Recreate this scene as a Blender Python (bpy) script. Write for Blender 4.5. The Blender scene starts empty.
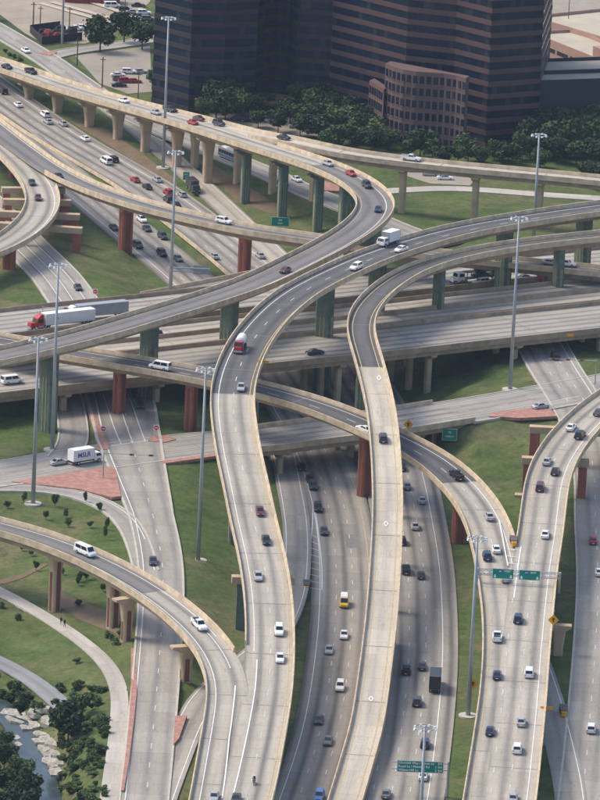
import bpy, bmesh, math, random
import numpy as np
from mathutils import Vector, Matrix, Euler

random.seed(7)
scene = bpy.context.scene
COL = scene.collection

# ------------------------------------------------------------------ camera
CAM_H, CAM_Y, PITCH, ROLL, FPX = 382.0, -1418.0, math.radians(15.0), 0.045, 5900.0
C0 = Vector((0, CAM_Y, CAM_H))
F = Vector((0, math.cos(PITCH), -math.sin(PITCH)))
R0 = Vector((1, 0, 0))
U0 = Vector((0, math.sin(PITCH), math.cos(PITCH)))
RT = R0 * math.cos(ROLL) + U0 * math.sin(ROLL)
UP = -R0 * math.sin(ROLL) + U0 * math.cos(ROLL)
cam_d = bpy.data.cameras.new('camera')
cam = bpy.data.objects.new('camera', cam_d)
COL.objects.link(cam)
cam.matrix_world = Matrix(((RT.x, UP.x, -F.x, C0.x), (RT.y, UP.y, -F.y, C0.y), (RT.z, UP.z, -F.z, C0.z), (0, 0, 0, 1)))
cam_d.sensor_fit = 'HORIZONTAL'
cam_d.sensor_width = 36.0
cam_d.lens = 36.0 * FPX / 600.0
cam_d.clip_start = 5.0
cam_d.clip_end = 30000.0
scene.camera = cam

# ------------------------------------------------------------------ world, sun, exposure
SUN_EL, SUN_AZ = math.radians(52), math.radians(-72)      # azimuth clockwise from +Y: from the left and a little beyond
world = bpy.data.worlds.new('World')
scene.world = world
world.use_nodes = True
nt = world.node_tree
nt.nodes.clear()
wo = nt.nodes.new('ShaderNodeOutputWorld')
bg = nt.nodes.new('ShaderNodeBackground')
sky = nt.nodes.new('ShaderNodeTexSky')
sky.sky_type = 'NISHITA'
sky.sun_disc = False
sky.sun_elevation = SUN_EL
sky.sun_rotation = SUN_AZ % (2 * math.pi)
sky.air_density = 1.0
sky.dust_density = 3.0
sky.ozone_density = 1.0
bg.inputs['Strength'].default_value = 0.14
nt.links.new(sky.outputs[0], bg.inputs[0])
nt.links.new(bg.outputs[0], wo.inputs[0])
sun_d = bpy.data.lights.new('sun', 'SUN')
sun_d.energy = 1.5
sun_d.angle = math.radians(18)
sun_d.color = (1.0, 0.91, 0.77)
sun = bpy.data.objects.new('sun', sun_d)
COL.objects.link(sun)
sdir = Vector((math.sin(SUN_AZ) * math.cos(SUN_EL), math.cos(SUN_AZ) * math.cos(SUN_EL), math.sin(SUN_EL)))
sun.rotation_euler = sdir.to_track_quat('Z', 'Y').to_euler()
sun.location = (-300, 0, 400)
scene.view_settings.view_transform = 'Standard'
scene.view_settings.look = 'None'
scene.view_settings.gamma = 1.0
scene.view_settings.exposure = 0.68
scene.view_settings.use_curve_mapping = False
scene.render.engine = 'CYCLES'
scene.cycles.use_denoising = True
scene.cycles.max_bounces = 6
scene.cycles.volume_bounces = 1
scene.cycles.use_adaptive_sampling = True

# ------------------------------------------------------------------ pixel <-> world
def P(px, py, z=0.0):
    d = F * FPX + RT * (px - 300.0) + UP * (400.0 - py)
    t = (z - C0.z) / d.z
    return C0 + d * t

def proj(v):
    r = Vector(v) - C0
    k = FPX / r.dot(F)
    return 300 + r.dot(RT) * k, 400 - r.dot(UP) * k

# ------------------------------------------------------------------ materials
M = {}
def nmat(name):
    m = bpy.data.materials.new(name)
    m.use_nodes = True
    m.node_tree.nodes.clear()
    n = m.node_tree.nodes
    out = n.new('ShaderNodeOutputMaterial')
    b = n.new('ShaderNodeBsdfPrincipled')
    m.node_tree.links.new(b.outputs[0], out.inputs[0])
    M[name] = m
    return m, m.node_tree, b

class NB:
    """tiny helper for node graphs"""
    def __init__(s, t): s.t = t
    def node(s, ty, **kw):
        n = s.t.nodes.new(ty)
        for k, v in kw.items(): setattr(n, k, v)
        return n
    def link(s, a, b): s.t.links.new(a, b)
    def put(s, sock, v):
        if isinstance(v, (int, float)): sock.default_value = v
        elif isinstance(v, (tuple, list)):
            sock.default_value = tuple(v) + ((1.0,) if len(v) == 3 and sock.type == 'RGBA' else ())
        else: s.link(v, sock)
    def math(s, op, a, b=0.0, c=0.0):
        n = s.node('ShaderNodeMath', operation=op)
        for i, v in enumerate((a, b, c)): s.put(n.inputs[i], v)
        return n.outputs[0]
    def noise(s, vec, scale, detail=4.0, rough=0.6):
        n = s.node('ShaderNodeTexNoise')
        if vec is not None: s.link(vec, n.inputs['Vector'])
        n.inputs['Scale'].default_value = scale
        n.inputs['Detail'].default_value = detail
        n.inputs['Roughness'].default_value = rough
        return n.outputs[0]
    def ramp(s, fac, a, b):
        n = s.node('ShaderNodeMapRange')
        s.link(fac, n.inputs[0])
        n.inputs[1].default_value, n.inputs[2].default_value = a, b
        n.inputs[3].default_value, n.inputs[4].default_value = 0, 1
        return n.outputs[0]
    def mix(s, f, a, b, mode='MIX'):
        n = s.node('ShaderNodeMix', data_type='RGBA', blend_type=mode)
        s.put(n.inputs[0], f); s.put(n.inputs[6], a); s.put(n.inputs[7], b)
        return n.outputs[2]
    def comb(s, x, y, z=0.0):
        n = s.node('ShaderNodeCombineXYZ')
        for i, v in enumerate((x, y, z)): s.put(n.inputs[i], v)
        return n.outputs[0]

def plain(name, col, rough=0.8, metal=0.0, var=0.12, scale=0.6, spec=0.3, obj_random=0.0):
    m, t, b = nmat(name)
    g = NB(t)
    tc = g.node('ShaderNodeTexCoord')
    n = g.noise(tc.outputs['Object'], scale)
    lo = tuple(c * (1 - var) for c in col)
    hi = tuple(min(1, c * (1 + var)) for c in col)
    c = g.mix(g.ramp(n, 0.3, 0.7), lo, hi)
    if obj_random:
        oi = g.node('ShaderNodeObjectInfo')
        k = g.math('MULTIPLY_ADD', oi.outputs['Random'], 2 * obj_random, 1 - obj_random)
        c = g.mix(1.0, c, g.comb(k, k, k), 'MULTIPLY')
    g.link(c, b.inputs['Base Color'])
    b.inputs['Roughness'].default_value = rough
    b.inputs['Metallic'].default_value = metal
    b.inputs['Specular IOR Level'].default_value = spec
    return m

def pavement(name, base, dark, streak=0.5, slab=0.06, lane=3.66, shift=0.0, warm=0.0):
    """concrete / asphalt carriageway: worn lanes, slab tone changes, transverse joints, grain along the road"""
    m, t, b = nmat(name)
    g = NB(t)
    uv = g.node('ShaderNodeUVMap')
    sep = g.node('ShaderNodeSeparateXYZ')
    g.link(uv.outputs[0], sep.inputs[0])
    u, v = sep.outputs[0], sep.outputs[1]
    lanepos = g.math('MULTIPLY', g.math('ADD', u, shift), 2 * math.pi / lane)
    c0 = g.math('MULTIPLY_ADD', g.math('COSINE', lanepos), 0.5, 0.5)
    c0 = g.math('POWER', c0, 2.5)
    long = g.noise(g.comb(g.math('MULTIPLY', u, 0.22), g.math('MULTIPLY', v, 0.006)), 1.0, 3)
    amt = g.math('MULTIPLY', g.math('MULTIPLY', c0, g.math('MULTIPLY_ADD', g.ramp(long, 0.30, 0.62), 0.70, 0.30)), streak)
    fl = g.comb(g.math('FLOOR', g.math('DIVIDE', u, lane)), g.math('FLOOR', g.math('DIVIDE', v, 13.0)))
    wn = g.node('ShaderNodeTexWhiteNoise', noise_dimensions='2D')
    g.link(fl, wn.inputs['Vector'])
    grain = g.noise(g.comb(g.math('MULTIPLY', u, 1.6), g.math('MULTIPLY', v, 0.05)), 1.0, 4)
    blot = g.noise(g.comb(g.math('MULTIPLY', u, 0.12), g.math('MULTIPLY', v, 0.03)), 1.0, 5)
    fine = g.noise(g.comb(u, v), 0.9, 5, 0.7)
    k = g.math('MULTIPLY_ADD', wn.outputs[0], 2 * slab, 1 - slab)
    k = g.math('MULTIPLY', k, g.math('MULTIPLY_ADD', grain, 0.34, 0.83))
    k = g.math('MULTIPLY', k, g.math('MULTIPLY_ADD', blot, 0.44, 0.78))
    k = g.math('MULTIPLY', k, g.math('MULTIPLY_ADD', fine, 0.22, 0.89))
    jf = g.math('LESS_THAN', g.math('FRACT', g.math('DIVIDE', v, 6.5)), 0.05)
    k = g.math('MULTIPLY', k, g.math('MULTIPLY_ADD', jf, -0.10, 1.0))
    c = g.mix(amt, base, dark)
    spot = g.noise(g.comb(g.math('MULTIPLY', u, 0.45), g.math('MULTIPLY', v, 0.07)), 1.0, 6, 0.7)
    k = g.math('MULTIPLY', k, g.math('MULTIPLY_ADD', g.ramp(spot, 0.60, 0.76), -0.42, 1.0))
    crk = g.noise(g.comb(g.math('MULTIPLY', u, 0.6), g.math('MULTIPLY', v, 0.10)), 1.3, 4, 0.6)
    crk = g.math('LESS_THAN', g.math('ABSOLUTE', g.math('SUBTRACT', crk, 0.5)), 0.005)
    k = g.math('MULTIPLY', k, g.math('MULTIPLY_ADD', crk, -0.28, 1.0))
    c = g.mix(1.0, c, g.comb(k, k, k), 'MULTIPLY')
    g.link(c, b.inputs['Base Color'])
    b.inputs['Roughness'].default_value = 0.85
    b.inputs['Specular IOR Level'].default_value = 0.25
    return m

pavement('deck_light', (0.43, 0.39, 0.325), (0.13, 0.128, 0.126), 0.88, shift=-1.8)
pavement('deck_pale', (0.51, 0.46, 0.375), (0.36, 0.34, 0.30), 0.6, 0.08, shift=0.0)
pavement('deck_dark', (0.125, 0.122, 0.122), (0.065, 0.066, 0.068), 0.8, 0.05, shift=-1.8)
pavement('deck_mid', (0.205, 0.195, 0.185), (0.095, 0.094, 0.095), 0.85, 0.05, shift=-1.8)
pavement('highway', (0.33, 0.298, 0.255), (0.10, 0.098, 0.098), 0.92, 0.08)
pavement('highway_far', (0.42, 0.375, 0.31), (0.20, 0.195, 0.19), 0.7, 0.05)
pavement('frontage', (0.35, 0.322, 0.28), (0.18, 0.175, 0.17), 0.7, 0.09)
pavement('cross_deck', (0.37, 0.34, 0.295), (0.12, 0.12, 0.125), 0.85, 0.08)
pavement('trail', (0.46, 0.42, 0.37), (0.36, 0.34, 0.30), 0.4, 0.10)
pavement('old_road', (0.27, 0.27, 0.27), (0.10, 0.10, 0.10), 0.5, 0.1)
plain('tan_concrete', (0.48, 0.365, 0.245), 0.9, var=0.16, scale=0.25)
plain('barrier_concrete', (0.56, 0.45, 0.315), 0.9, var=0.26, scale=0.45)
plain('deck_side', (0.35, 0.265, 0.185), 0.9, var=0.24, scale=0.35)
plain('green_concrete', (0.115, 0.155, 0.120), 0.85, var=0.28, scale=0.5)
plain('green_rib', (0.26, 0.25, 0.15), 0.85, var=0.2)
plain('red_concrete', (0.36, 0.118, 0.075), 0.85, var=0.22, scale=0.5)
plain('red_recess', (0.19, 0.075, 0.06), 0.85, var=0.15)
plain('curb', (0.48, 0.45, 0.39), 0.9, var=0.12, scale=0.5)
plain('brick', (0.38, 0.205, 0.16), 0.9, var=0.30, scale=0.9)
plain('joint', (0.21, 0.20, 0.19), 0.9)
plain('worn_paint', (0.56, 0.56, 0.54), 0.7, var=0.2, scale=0.9)
plain('white_paint', (0.74, 0.74, 0.72), 0.6, var=0.14, scale=0.9)
plain('yellow_paint', (0.52, 0.42, 0.22), 0.6, var=0.2, scale=0.9)
plain('steel', (0.36, 0.39, 0.41), 0.5, 0.3, var=0.1)
plain('dark_steel', (0.10, 0.11, 0.115), 0.6, 0.3)
plain('wood_pole', (0.11, 0.085, 0.065), 0.9)
plain('lamp_white', (0.80, 0.82, 0.84), 0.4)
plain('sign_green', (0.004, 0.235, 0.17), 0.5, var=0.06)
plain('sign_yellow', (0.75, 0.36, 0.02), 0.5, var=0.06)
plain('sign_red', (0.5, 0.03, 0.03), 0.5, var=0.06)
plain('sign_blue', (0.05, 0.10, 0.35), 0.5, var=0.06)
plain('white', (0.78, 0.78, 0.77), 0.5, var=0.05)
plain('signal_body', (0.10, 0.07, 0.04), 0.6)
plain('attenuator', (0.12, 0.11, 0.10), 0.7)
plain('rubber', (0.018, 0.018, 0.018), 0.8)
plain('rock', (0.37, 0.345, 0.295), 0.95, var=0.55, scale=1.4)
plain('bark', (0.09, 0.065, 0.045), 0.95, var=0.3, scale=3)
plain('dark_cloth', (0.03, 0.03, 0.04), 0.9)
plain('pale_cloth', (0.6, 0.6, 0.58), 0.9)
plain('skin', (0.42, 0.26, 0.19), 0.7)
plain('headlight', (0.75, 0.77, 0.78), 0.2, var=0.02)
plain('taillight', (0.35, 0.015, 0.015), 0.3, var=0.02)
plain('granite', (0.10, 0.058, 0.054), 0.6, var=0.12, scale=0.15)
plain('granite_shaded', (0.034, 0.027, 0.033), 0.6, var=0.12, scale=0.15)  # granite copy darkened in colour to paint shade on the first tower
plain('granite_pale', (0.145, 0.092, 0.082), 0.7, var=0.12, scale=0.15)
plain('roof_gravel', (0.47, 0.42, 0.33), 0.95, var=0.12, scale=0.1)
plain('garage_shaded', (0.042, 0.043, 0.052), 0.8, var=0.1, scale=0.1)  # wall in shadow: the shade is put into this dark colour
plain('garage_pink', (0.42, 0.27, 0.22), 0.9, var=0.1, scale=0.15)
plain('core_and_shade', (0.02, 0.02, 0.025), 0.8)  # near black: tower cores, and shade painted in the garage openings
plain('scrap_dark', (0.035, 0.03, 0.033), 0.85, var=0.4, scale=0.8)
plain('scrap_red', (0.26, 0.05, 0.045), 0.8, var=0.3, scale=0.8)

# car paint and glass
CARCOL = {'white': (0.78, 0.78, 0.77), 'silver': (0.40, 0.41, 0.42), 'black': (0.016, 0.017, 0.019), 'dark grey': (0.05, 0.053, 0.058),
          'navy': (0.02, 0.035, 0.09), 'red': (0.38, 0.025, 0.03), 'maroon': (0.11, 0.025, 0.035), 'blue': (0.07, 0.17, 0.42),
          'yellow': (0.75, 0.47, 0.02), 'grey': (0.16, 0.165, 0.17), 'beige': (0.42, 0.36, 0.27)}
for k, c in CARCOL.items():
    m = plain('paint_' + k.replace(' ', '_'), c, 0.35, 0.15 if k in ('silver', 'grey', 'dark grey') else 0.0, var=0.05, spec=0.5)
plain('car_glass', (0.018, 0.022, 0.028), 0.12, var=0.05, spec=0.6)
m, t, b = nmat('tower_glass')
g = NB(t)
tc = g.node('ShaderNodeTexCoord')
n = g.noise(tc.outputs['Object'], 0.12, 3)
c = g.mix(g.ramp(n, 0.35, 0.7), (0.004, 0.009, 0.026), (0.008, 0.020, 0.050))
sx = g.node('ShaderNodeSeparateXYZ')
g.link(tc.outputs['Object'], sx.inputs[0])
oi = g.node('ShaderNodeObjectInfo')
wn = g.node('ShaderNodeTexWhiteNoise', noise_dimensions='2D')
g.link(g.comb(g.math('FLOOR', g.math('DIVIDE', sx.outputs[0], 1.6)), g.math('MULTIPLY', oi.outputs['Random'], 97.0)), wn.inputs['Vector'])
c = g.mix(g.math('MULTIPLY', g.ramp(wn.outputs[0], 0.80, 1.0), 0.55), c, (0.055, 0.065, 0.085))
mul = g.math('LESS_THAN', g.math('FRACT', g.math('DIVIDE', sx.outputs[0], 1.6)), 0.08)
c = g.mix(g.math('MULTIPLY', mul, 0.6), c, (0.03, 0.03, 0.04))
g.link(c, b.inputs['Base Color'])
b.inputs['Roughness'].default_value = 0.18
b.inputs['Specular IOR Level'].default_value = 0.35

# water
m, t, b = nmat('water')
g = NB(t)
tc = g.node('ShaderNodeTexCoord')
n = g.noise(tc.outputs['Object'], 0.5, 4)
g.link(g.mix(g.ramp(n, 0.35, 0.7), (0.030, 0.046, 0.046), (0.065, 0.085, 0.082)), b.inputs['Base Color'])
b.inputs['Roughness'].default_value = 0.15
bp = g.node('ShaderNodeBump')
bp.inputs['Strength'].default_value = 0.25
g.link(g.noise(tc.outputs['Object'], 2.0, 4), bp.inputs['Height'])
g.link(bp.outputs[0], b.inputs['Normal'])

# grass-covered terrain
m, t, b = nmat('grass_ground')
g = NB(t)
tc = g.node('ShaderNodeTexCoord')
gv = tc.outputs['Object']
big = g.noise(gv, 0.018, 5, 0.65)
mid = g.noise(gv, 0.10, 6, 0.7)
fine = g.noise(gv, 0.9, 6, 0.75)
c = g.mix(g.ramp(mid, 0.32, 0.68), (0.058, 0.092, 0.030), (0.125, 0.160, 0.056))
c = g.mix(g.math('MULTIPLY', g.ramp(big, 0.46, 0.70), 0.75), c, (0.16, 0.145, 0.080))
dry = g.noise(gv, 0.055, 6, 0.75)
c = g.mix(g.math('MULTIPLY', g.ramp(dry, 0.52, 0.64), 0.65), c, (0.20, 0.165, 0.095))
clump = g.noise(gv, 0.35, 5, 0.7)
c = g.mix(g.math('MULTIPLY', g.ramp(clump, 0.52, 0.70), 0.55), c, (0.036, 0.066, 0.022))
k = g.math('MULTIPLY_ADD', fine, 1.3, 0.35)
c = g.mix(1.0, c, g.comb(k, k, k), 'MULTIPLY')
g.link(c, b.inputs['Base Color'])
b.inputs['Roughness'].default_value = 1.0
b.inputs['Specular IOR Level'].default_value = 0.05
bp = g.node('ShaderNodeBump')
bp.inputs['Strength'].default_value = 0.6
bp.inputs['Distance'].default_value = 0.4
g.link(fine, bp.inputs['Height'])
g.link(bp.outputs[0], b.inputs['Normal'])

def soil(name, a, bcol, sc=0.15):
    m, t, b = nmat(name)
    g = NB(t)
    tc = g.node('ShaderNodeTexCoord')
    gv = tc.outputs['Object']
    c = g.mix(g.ramp(g.noise(gv, sc, 6, 0.7), 0.3, 0.7), a, bcol)
    k = g.math('MULTIPLY_ADD', g.noise(gv, sc * 6, 5, 0.7), 0.5, 0.75)
    c = g.mix(1.0, c, g.comb(k, k, k), 'MULTIPLY')
    g.link(c, b.inputs['Base Color'])
    b.inputs['Roughness'].default_value = 0.95
    b.inputs['Specular IOR Level'].default_value = 0.1
soil('lot_dirt', (0.30, 0.255, 0.20), (0.40, 0.34, 0.27), 0.05)
soil('lot_paving', (0.29, 0.26, 0.215), (0.35, 0.31, 0.26), 0.06)
soil('bare_dirt', (0.15, 0.11, 0.07), (0.21, 0.16, 0.11), 0.2)
soil('lawn', (0.045, 0.072, 0.028), (0.075, 0.100, 0.042), 0.15)

def foliage(name, a, bcol):
    m, t, b = nmat(name)
    g = NB(t)
    geo = g.node('ShaderNodeNewGeometry')
    tc = g.node('ShaderNodeTexCoord')
    n = g.noise(tc.outputs['Object'], 1.2, 3)
    f = g.math('ADD', g.math('MULTIPLY', geo.outputs['Random Per Island'], 0.6), g.math('MULTIPLY', n, 0.4))
    c = g.mix(f, a, bcol)
    oi = g.node('ShaderNodeObjectInfo')
    kr = g.math('MULTIPLY_ADD', oi.outputs['Random'], 0.7, 0.65)
    kg = g.math('MULTIPLY_ADD', oi.outputs['Random'], 0.45, 0.78)
    c = g.mix(1.0, c, g.comb(kr, kg, kg), 'MULTIPLY')
    g.link(c, b.inputs['Base Color'])
    b.inputs['Roughness'].default_value = 0.7
    b.inputs['Specular IOR Level'].default_value = 0.2
foliage('leaf_dark', (0.018, 0.034, 0.016), (0.050, 0.080, 0.030))
foliage('leaf_mid', (0.036, 0.066, 0.022), (0.095, 0.140, 0.045))
foliage('leaf_light', (0.050, 0.080, 0.025), (0.11, 0.15, 0.050))

# ------------------------------------------------------------------ mesh helpers
def mesh(name, verts, faces, mats, uvs=None, fm=None, smooth=False):
    me = bpy.data.meshes.new(name)
    me.from_pydata([tuple(v) for v in verts], [], faces)
    for k in (mats if isinstance(mats, (list, tuple)) else [mats]):
        me.materials.append(M[k])
    if fm is not None:
        me.polygons.foreach_set('material_index', fm)
    if uvs is not None:
        lay = me.uv_layers.new(name='UVMap')
        li = np.empty(len(me.loops), dtype=np.int32)
        me.loops.foreach_get('vertex_index', li)
        lay.data.foreach_set('uv', np.asarray(uvs, dtype=np.float32)[li].ravel())
    if smooth:
        me.polygons.foreach_set('use_smooth', [True] * len(me.polygons))
    me.update()
    return me

def ob(name, me, parent=None, loc=None, rot=None, kind=None, label=None, cat=None, group=None):
    o = bpy.data.objects.new(name, me)
    COL.objects.link(o)
    if parent is not None: o.parent = parent
    if loc is not None: o.location = loc
    if rot is not None: o.rotation_euler = rot
    if kind: o['kind'] = kind
    if label: o['label'] = label
    if cat: o['category'] = cat
    if group: o['group'] = group
    return o

class MB:
    """collects shapes into one mesh"""
    def __init__(s): s.v, s.f, s.m = [], [], []
    def add(s, vs, fs, mi=0):
        k = len(s.v)
        s.v += [Vector(v) for v in vs]
        s.f += [tuple(i + k for i in f) for f in fs]
        s.m += [mi] * len(fs)
        return s
    def box(s, x0, x1, y0, y1, z0, z1, mi=0):
        return s.add([(x0, y0, z0), (x1, y0, z0), (x1, y1, z0), (x0, y1, z0), (x0, y0, z1), (x1, y0, z1), (x1, y1, z1), (x0, y1, z1)],
                     [(3, 2, 1, 0), (4, 5, 6, 7), (0, 1, 5, 4), (1, 2, 6, 5), (2, 3, 7, 6), (3, 0, 4, 7)], mi)
    def frustum(s, b, z0, t, z1, mi=0):
        """b, t: (x0,x1,y0,y1) at the bottom and the top"""
        return s.add([(b[0], b[2], z0), (b[1], b[2], z0), (b[1], b[3], z0), (b[0], b[3], z0), (t[0], t[2], z1), (t[1], t[2], z1), (t[1], t[3], z1), (t[0], t[3], z1)],
                     [(3, 2, 1, 0), (4, 5, 6, 7), (0, 1, 5, 4), (1, 2, 6, 5), (2, 3, 7, 6), (3, 0, 4, 7)], mi)
    def tube(s, a, b, r0, r1=None, n=8, mi=0):
        a, b = Vector(a), Vector(b)
        r1 = r0 if r1 is None else r1
        q = (b - a).to_track_quat('Z', 'Y')
        vs = []
        for p, r in ((a, r0), (b, r1)):
            for i in range(n):
                an = 2 * math.pi * i / n
                vs.append(p + q @ Vector((r * math.cos(an), r * math.sin(an), 0)))
        fs = [(i, (i + 1) % n, n + (i + 1) % n, n + i) for i in range(n)] + [tuple(range(n - 1, -1, -1)), tuple(range(n, 2 * n))]
        return s.add(vs, fs, mi)
    def prism(s, poly, z0, z1, mi=0):
        n = len(poly)
        vs = [(p[0], p[1], z0) for p in poly] + [(p[0], p[1], z1) for p in poly]
        return s.add(vs, [tuple(range(n - 1, -1, -1)), tuple(range(n, 2 * n))] + [(i, (i + 1) % n, n + (i + 1) % n, n + i) for i in range(n)], mi)
    def mesh(s, name, mats, smooth=False):
        return mesh(name, s.v, s.f, mats, fm=s.m, smooth=smooth)

# ------------------------------------------------------------------ roads as swept ribbons
class Road:
    def __init__(s, pts, width, step=4.0, sm=3):
        W = [p if isinstance(p, Vector) else P(*p[:3]) for p in pts]
        a = np.array([[w.x, w.y, w.z] for w in W])
        ext = np.vstack([2 * a[0] - a[1], a, 2 * a[-1] - a[-2]])
        out, keys = [], []
        for i in range(1, len(ext) - 2):
            p0, p1, p2, p3 = ext[i - 1:i + 3]
            # centripetal Catmull-Rom
            def tj(ti, pa, pb): return ti + max(np.linalg.norm(pb - pa), 1e-3) ** 0.5
            t0 = 0.0; t1 = tj(t0, p0, p1); t2 = tj(t1, p1, p2); t3 = tj(t2, p2, p3)
            for t in np.linspace(t1, t2, 24, endpoint=False):
                A1 = (t1 - t) / (t1 - t0) * p0 + (t - t0) / (t1 - t0) * p1
                A2 = (t2 - t) / (t2 - t1) * p1 + (t - t1) / (t2 - t1) * p2
                A3 = (t3 - t) / (t3 - t2) * p2 + (t - t2) / (t3 - t2) * p3
                B1 = (t2 - t) / (t2 - t0) * A1 + (t - t0) / (t2 - t0) * A2
                B2 = (t3 - t) / (t3 - t1) * A2 + (t - t1) / (t3 - t1) * A3
                out.append((t2 - t) / (t2 - t1) * B1 + (t - t1) / (t2 - t1) * B2)
        out.append(a[-1])
        out = np.array(out)
        d = np.concatenate([[0], np.cumsum(np.linalg.norm(np.diff(out, axis=0), axis=1))])
        n = max(4, int(d[-1] / step))
        q = np.linspace(0, d[-1], n + 1)
        c = np.stack([np.interp(q, d, out[:, k]) for k in range(3)], 1)
        for _ in range(sm):                      # light smoothing, ends fixed
            c[1:-1] = 0.25 * c[:-2] + 0.5 * c[1:-1] + 0.25 * c[2:]
        s.c = c
        s.d = np.concatenate([[0], np.cumsum(np.linalg.norm(np.diff(c, axis=0), axis=1))])
        T = np.gradient(c, axis=0)
        T /= np.linalg.norm(T[:, :2], axis=1)[:, None]
        s.T = T
        s.N = np.stack([-T[:, 1], T[:, 0]], 1)
        s.L = s.d[-1]
        s.w = width
        s.h = width / 2
    def wid(s, tab):
        """width that changes along the road: (pixel row, width) pairs"""
        rows = [proj(p)[1] for p in s.c]
        s.k = np.interp(rows, [a for a, b in tab], [b / s.w for a, b in tab])
    k = None
    def hk(s, dist): return 1.0 if s.k is None else float(np.interp(dist, s.d, s.k))
    def at(s, dist, off=0.0, dz=0.0):
        dist = min(max(dist, 0), s.L)
        c = [np.interp(dist, s.d, s.c[:, k]) for k in range(3)]
        nx, ny = np.interp(dist, s.d, s.N[:, 0]), np.interp(dist, s.d, s.N[:, 1])
        l = math.hypot(nx, ny)
        return Vector((c[0] + nx / l * off, c[1] + ny / l * off, c[2] + dz))
    def tan(s, dist):
        t = Vector([np.interp(dist, s.d, s.T[:, k]) for k in range(3)])
        return t.normalized()
    def near(s, p):
        """arc distance of the point nearest to p in plan, and its signed offset"""
        dd = (s.c[:, 0] - p[0]) ** 2 + (s.c[:, 1] - p[1]) ** 2
        i = int(np.argmin(dd))
        best = (1e18, 0, 0)
        for j in (i - 1, i):
            if 0 <= j < len(s.c) - 1:
                a, b = s.c[j, :2], s.c[j + 1, :2]
                e = b - a
                t = min(1, max(0, float(np.dot(np.array(p[:2]) - a, e) / np.dot(e, e))))
                q = a + e * t
                r = np.array(p[:2]) - q
                D = float(np.dot(r, r))
                if D < best[0]:
                    off = float(np.dot(r, np.array([-e[1], e[0]]) / np.linalg.norm(e)))
                    best = (D, s.d[j] + t * (s.d[j + 1] - s.d[j]), off)
        return best[1], best[2]
    def pix(s, px, py):
        """arc distance and offset of the road point seen at a pixel"""
        z = float(np.mean(s.c[:, 2]))
        for _ in range(8):
            p = P(px, py, z)
            d, o = s.near(p)
            z = float(np.interp(d, s.d, s.c[:, 2]))
        return d, o, z
    def dp(s, px, py):
        return s.pix(px, py)[0]

def stations(r, a0, a1):
    q = [a0] + [float(x) for x in r.d if a0 + 0.3 < x < a1 - 0.3] + [a1]
    return q

def sweep(r, a0, a1, prof, closed=True, caps=True):
    """prof: list of (offset, dz). returns verts, faces, uvs"""
    q = stations(r, a0, a1)
    n = len(prof)
    V, UV, Fc = [], [], []
    for dist in q:
        kk = r.hk(dist)
        for off, dz in prof:
            V.append(r.at(dist, off * kk, dz))
            UV.append((off, dist))
    for i in range(len(q) - 1):
        for j in range(n if closed else n - 1):
            k = (j + 1) % n
            Fc.append((i * n + j, i * n + k, (i + 1) * n + k, (i + 1) * n + j))
    if closed and caps:
        Fc.append(tuple(range(n)))
        Fc.append(tuple(range(len(q) * n - 1, (len(q) - 1) * n - 1, -1)))
    return V, Fc, UV

def strip_mesh(name, r, a0, a1, prof, mat, closed=True, topmat=None, topseg=None):
    V, Fc, UV = sweep(r, a0, a1, prof, closed)
    mats = [mat] if topmat is None else [mat, topmat]
    fm = None
    if topmat is not None:
        n = len(prof)
        fm = [1 if (i < len(Fc) - 2 and i % n in topseg) else 0 for i in range(len(Fc))]
    return mesh(name, V, Fc, mats, UV, fm)

def marks(r, a0, a1, off, parent, dash=False, col='white_paint', w=0.20, dz=0.045, name=None):
    V, Fc = [], []
    if not dash:
        v, f, _ = sweep(r, a0, a1, [(off + w / 2, dz), (off - w / 2, dz)], closed=False)
        V, Fc = v, f
    else:
        a = a0 + 2
        while a + 3.2 < a1:
            k = len(V)
            V += [r.at(a, off + w / 2, dz), r.at(a, off - w / 2, dz), r.at(a + 3.2, off - w / 2, dz), r.at(a + 3.2, off + w / 2, dz)]
            Fc.append((k, k + 1, k + 2, k + 3))
            a += 12.2
    if not V: return
    o = ob(name or ('lane_dashes' if dash else 'edge_line'), mesh('marking', V, Fc, col), parent)
    if dash: o['kind'] = 'stuff'
    return o

def pxline(r, pts, parent, w=0.22, col='white_paint', dz=0.07, name='painted_line'):
    """painted line through pixels that lie on road r"""
    Q = []
    for x, y in pts:
        d, o, z = r.pix(x, y)
        Q.append((d, o))
    V, Fc = [], []
    pp = []
    for i in range(len(Q) - 1):
        for t in np.linspace(0, 1, 8, endpoint=(i == len(Q) - 2)):
            pp.append(r.at(Q[i][0] + (Q[i + 1][0] - Q[i][0]) * t, Q[i][1] + (Q[i + 1][1] - Q[i][1]) * t, dz))
    for i, p in enumerate(pp):
        a, b = pp[max(0, i - 1)], pp[min(len(pp) - 1, i + 1)]
        t = (b - a); t.z = 0; t.normalize()
        nn = Vector((-t.y, t.x, 0)) * (w / 2)
        V += [p + nn, p - nn]
    for i in range(len(pp) - 1):
        Fc.append((2 * i, 2 * i + 1, 2 * i + 3, 2 * i + 2))
    return ob(name, mesh('marking', V, Fc, col), parent)

# ------------------------------------------------------------------ road layout (pixel, pixel, height -> plan)
RD = {}
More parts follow.
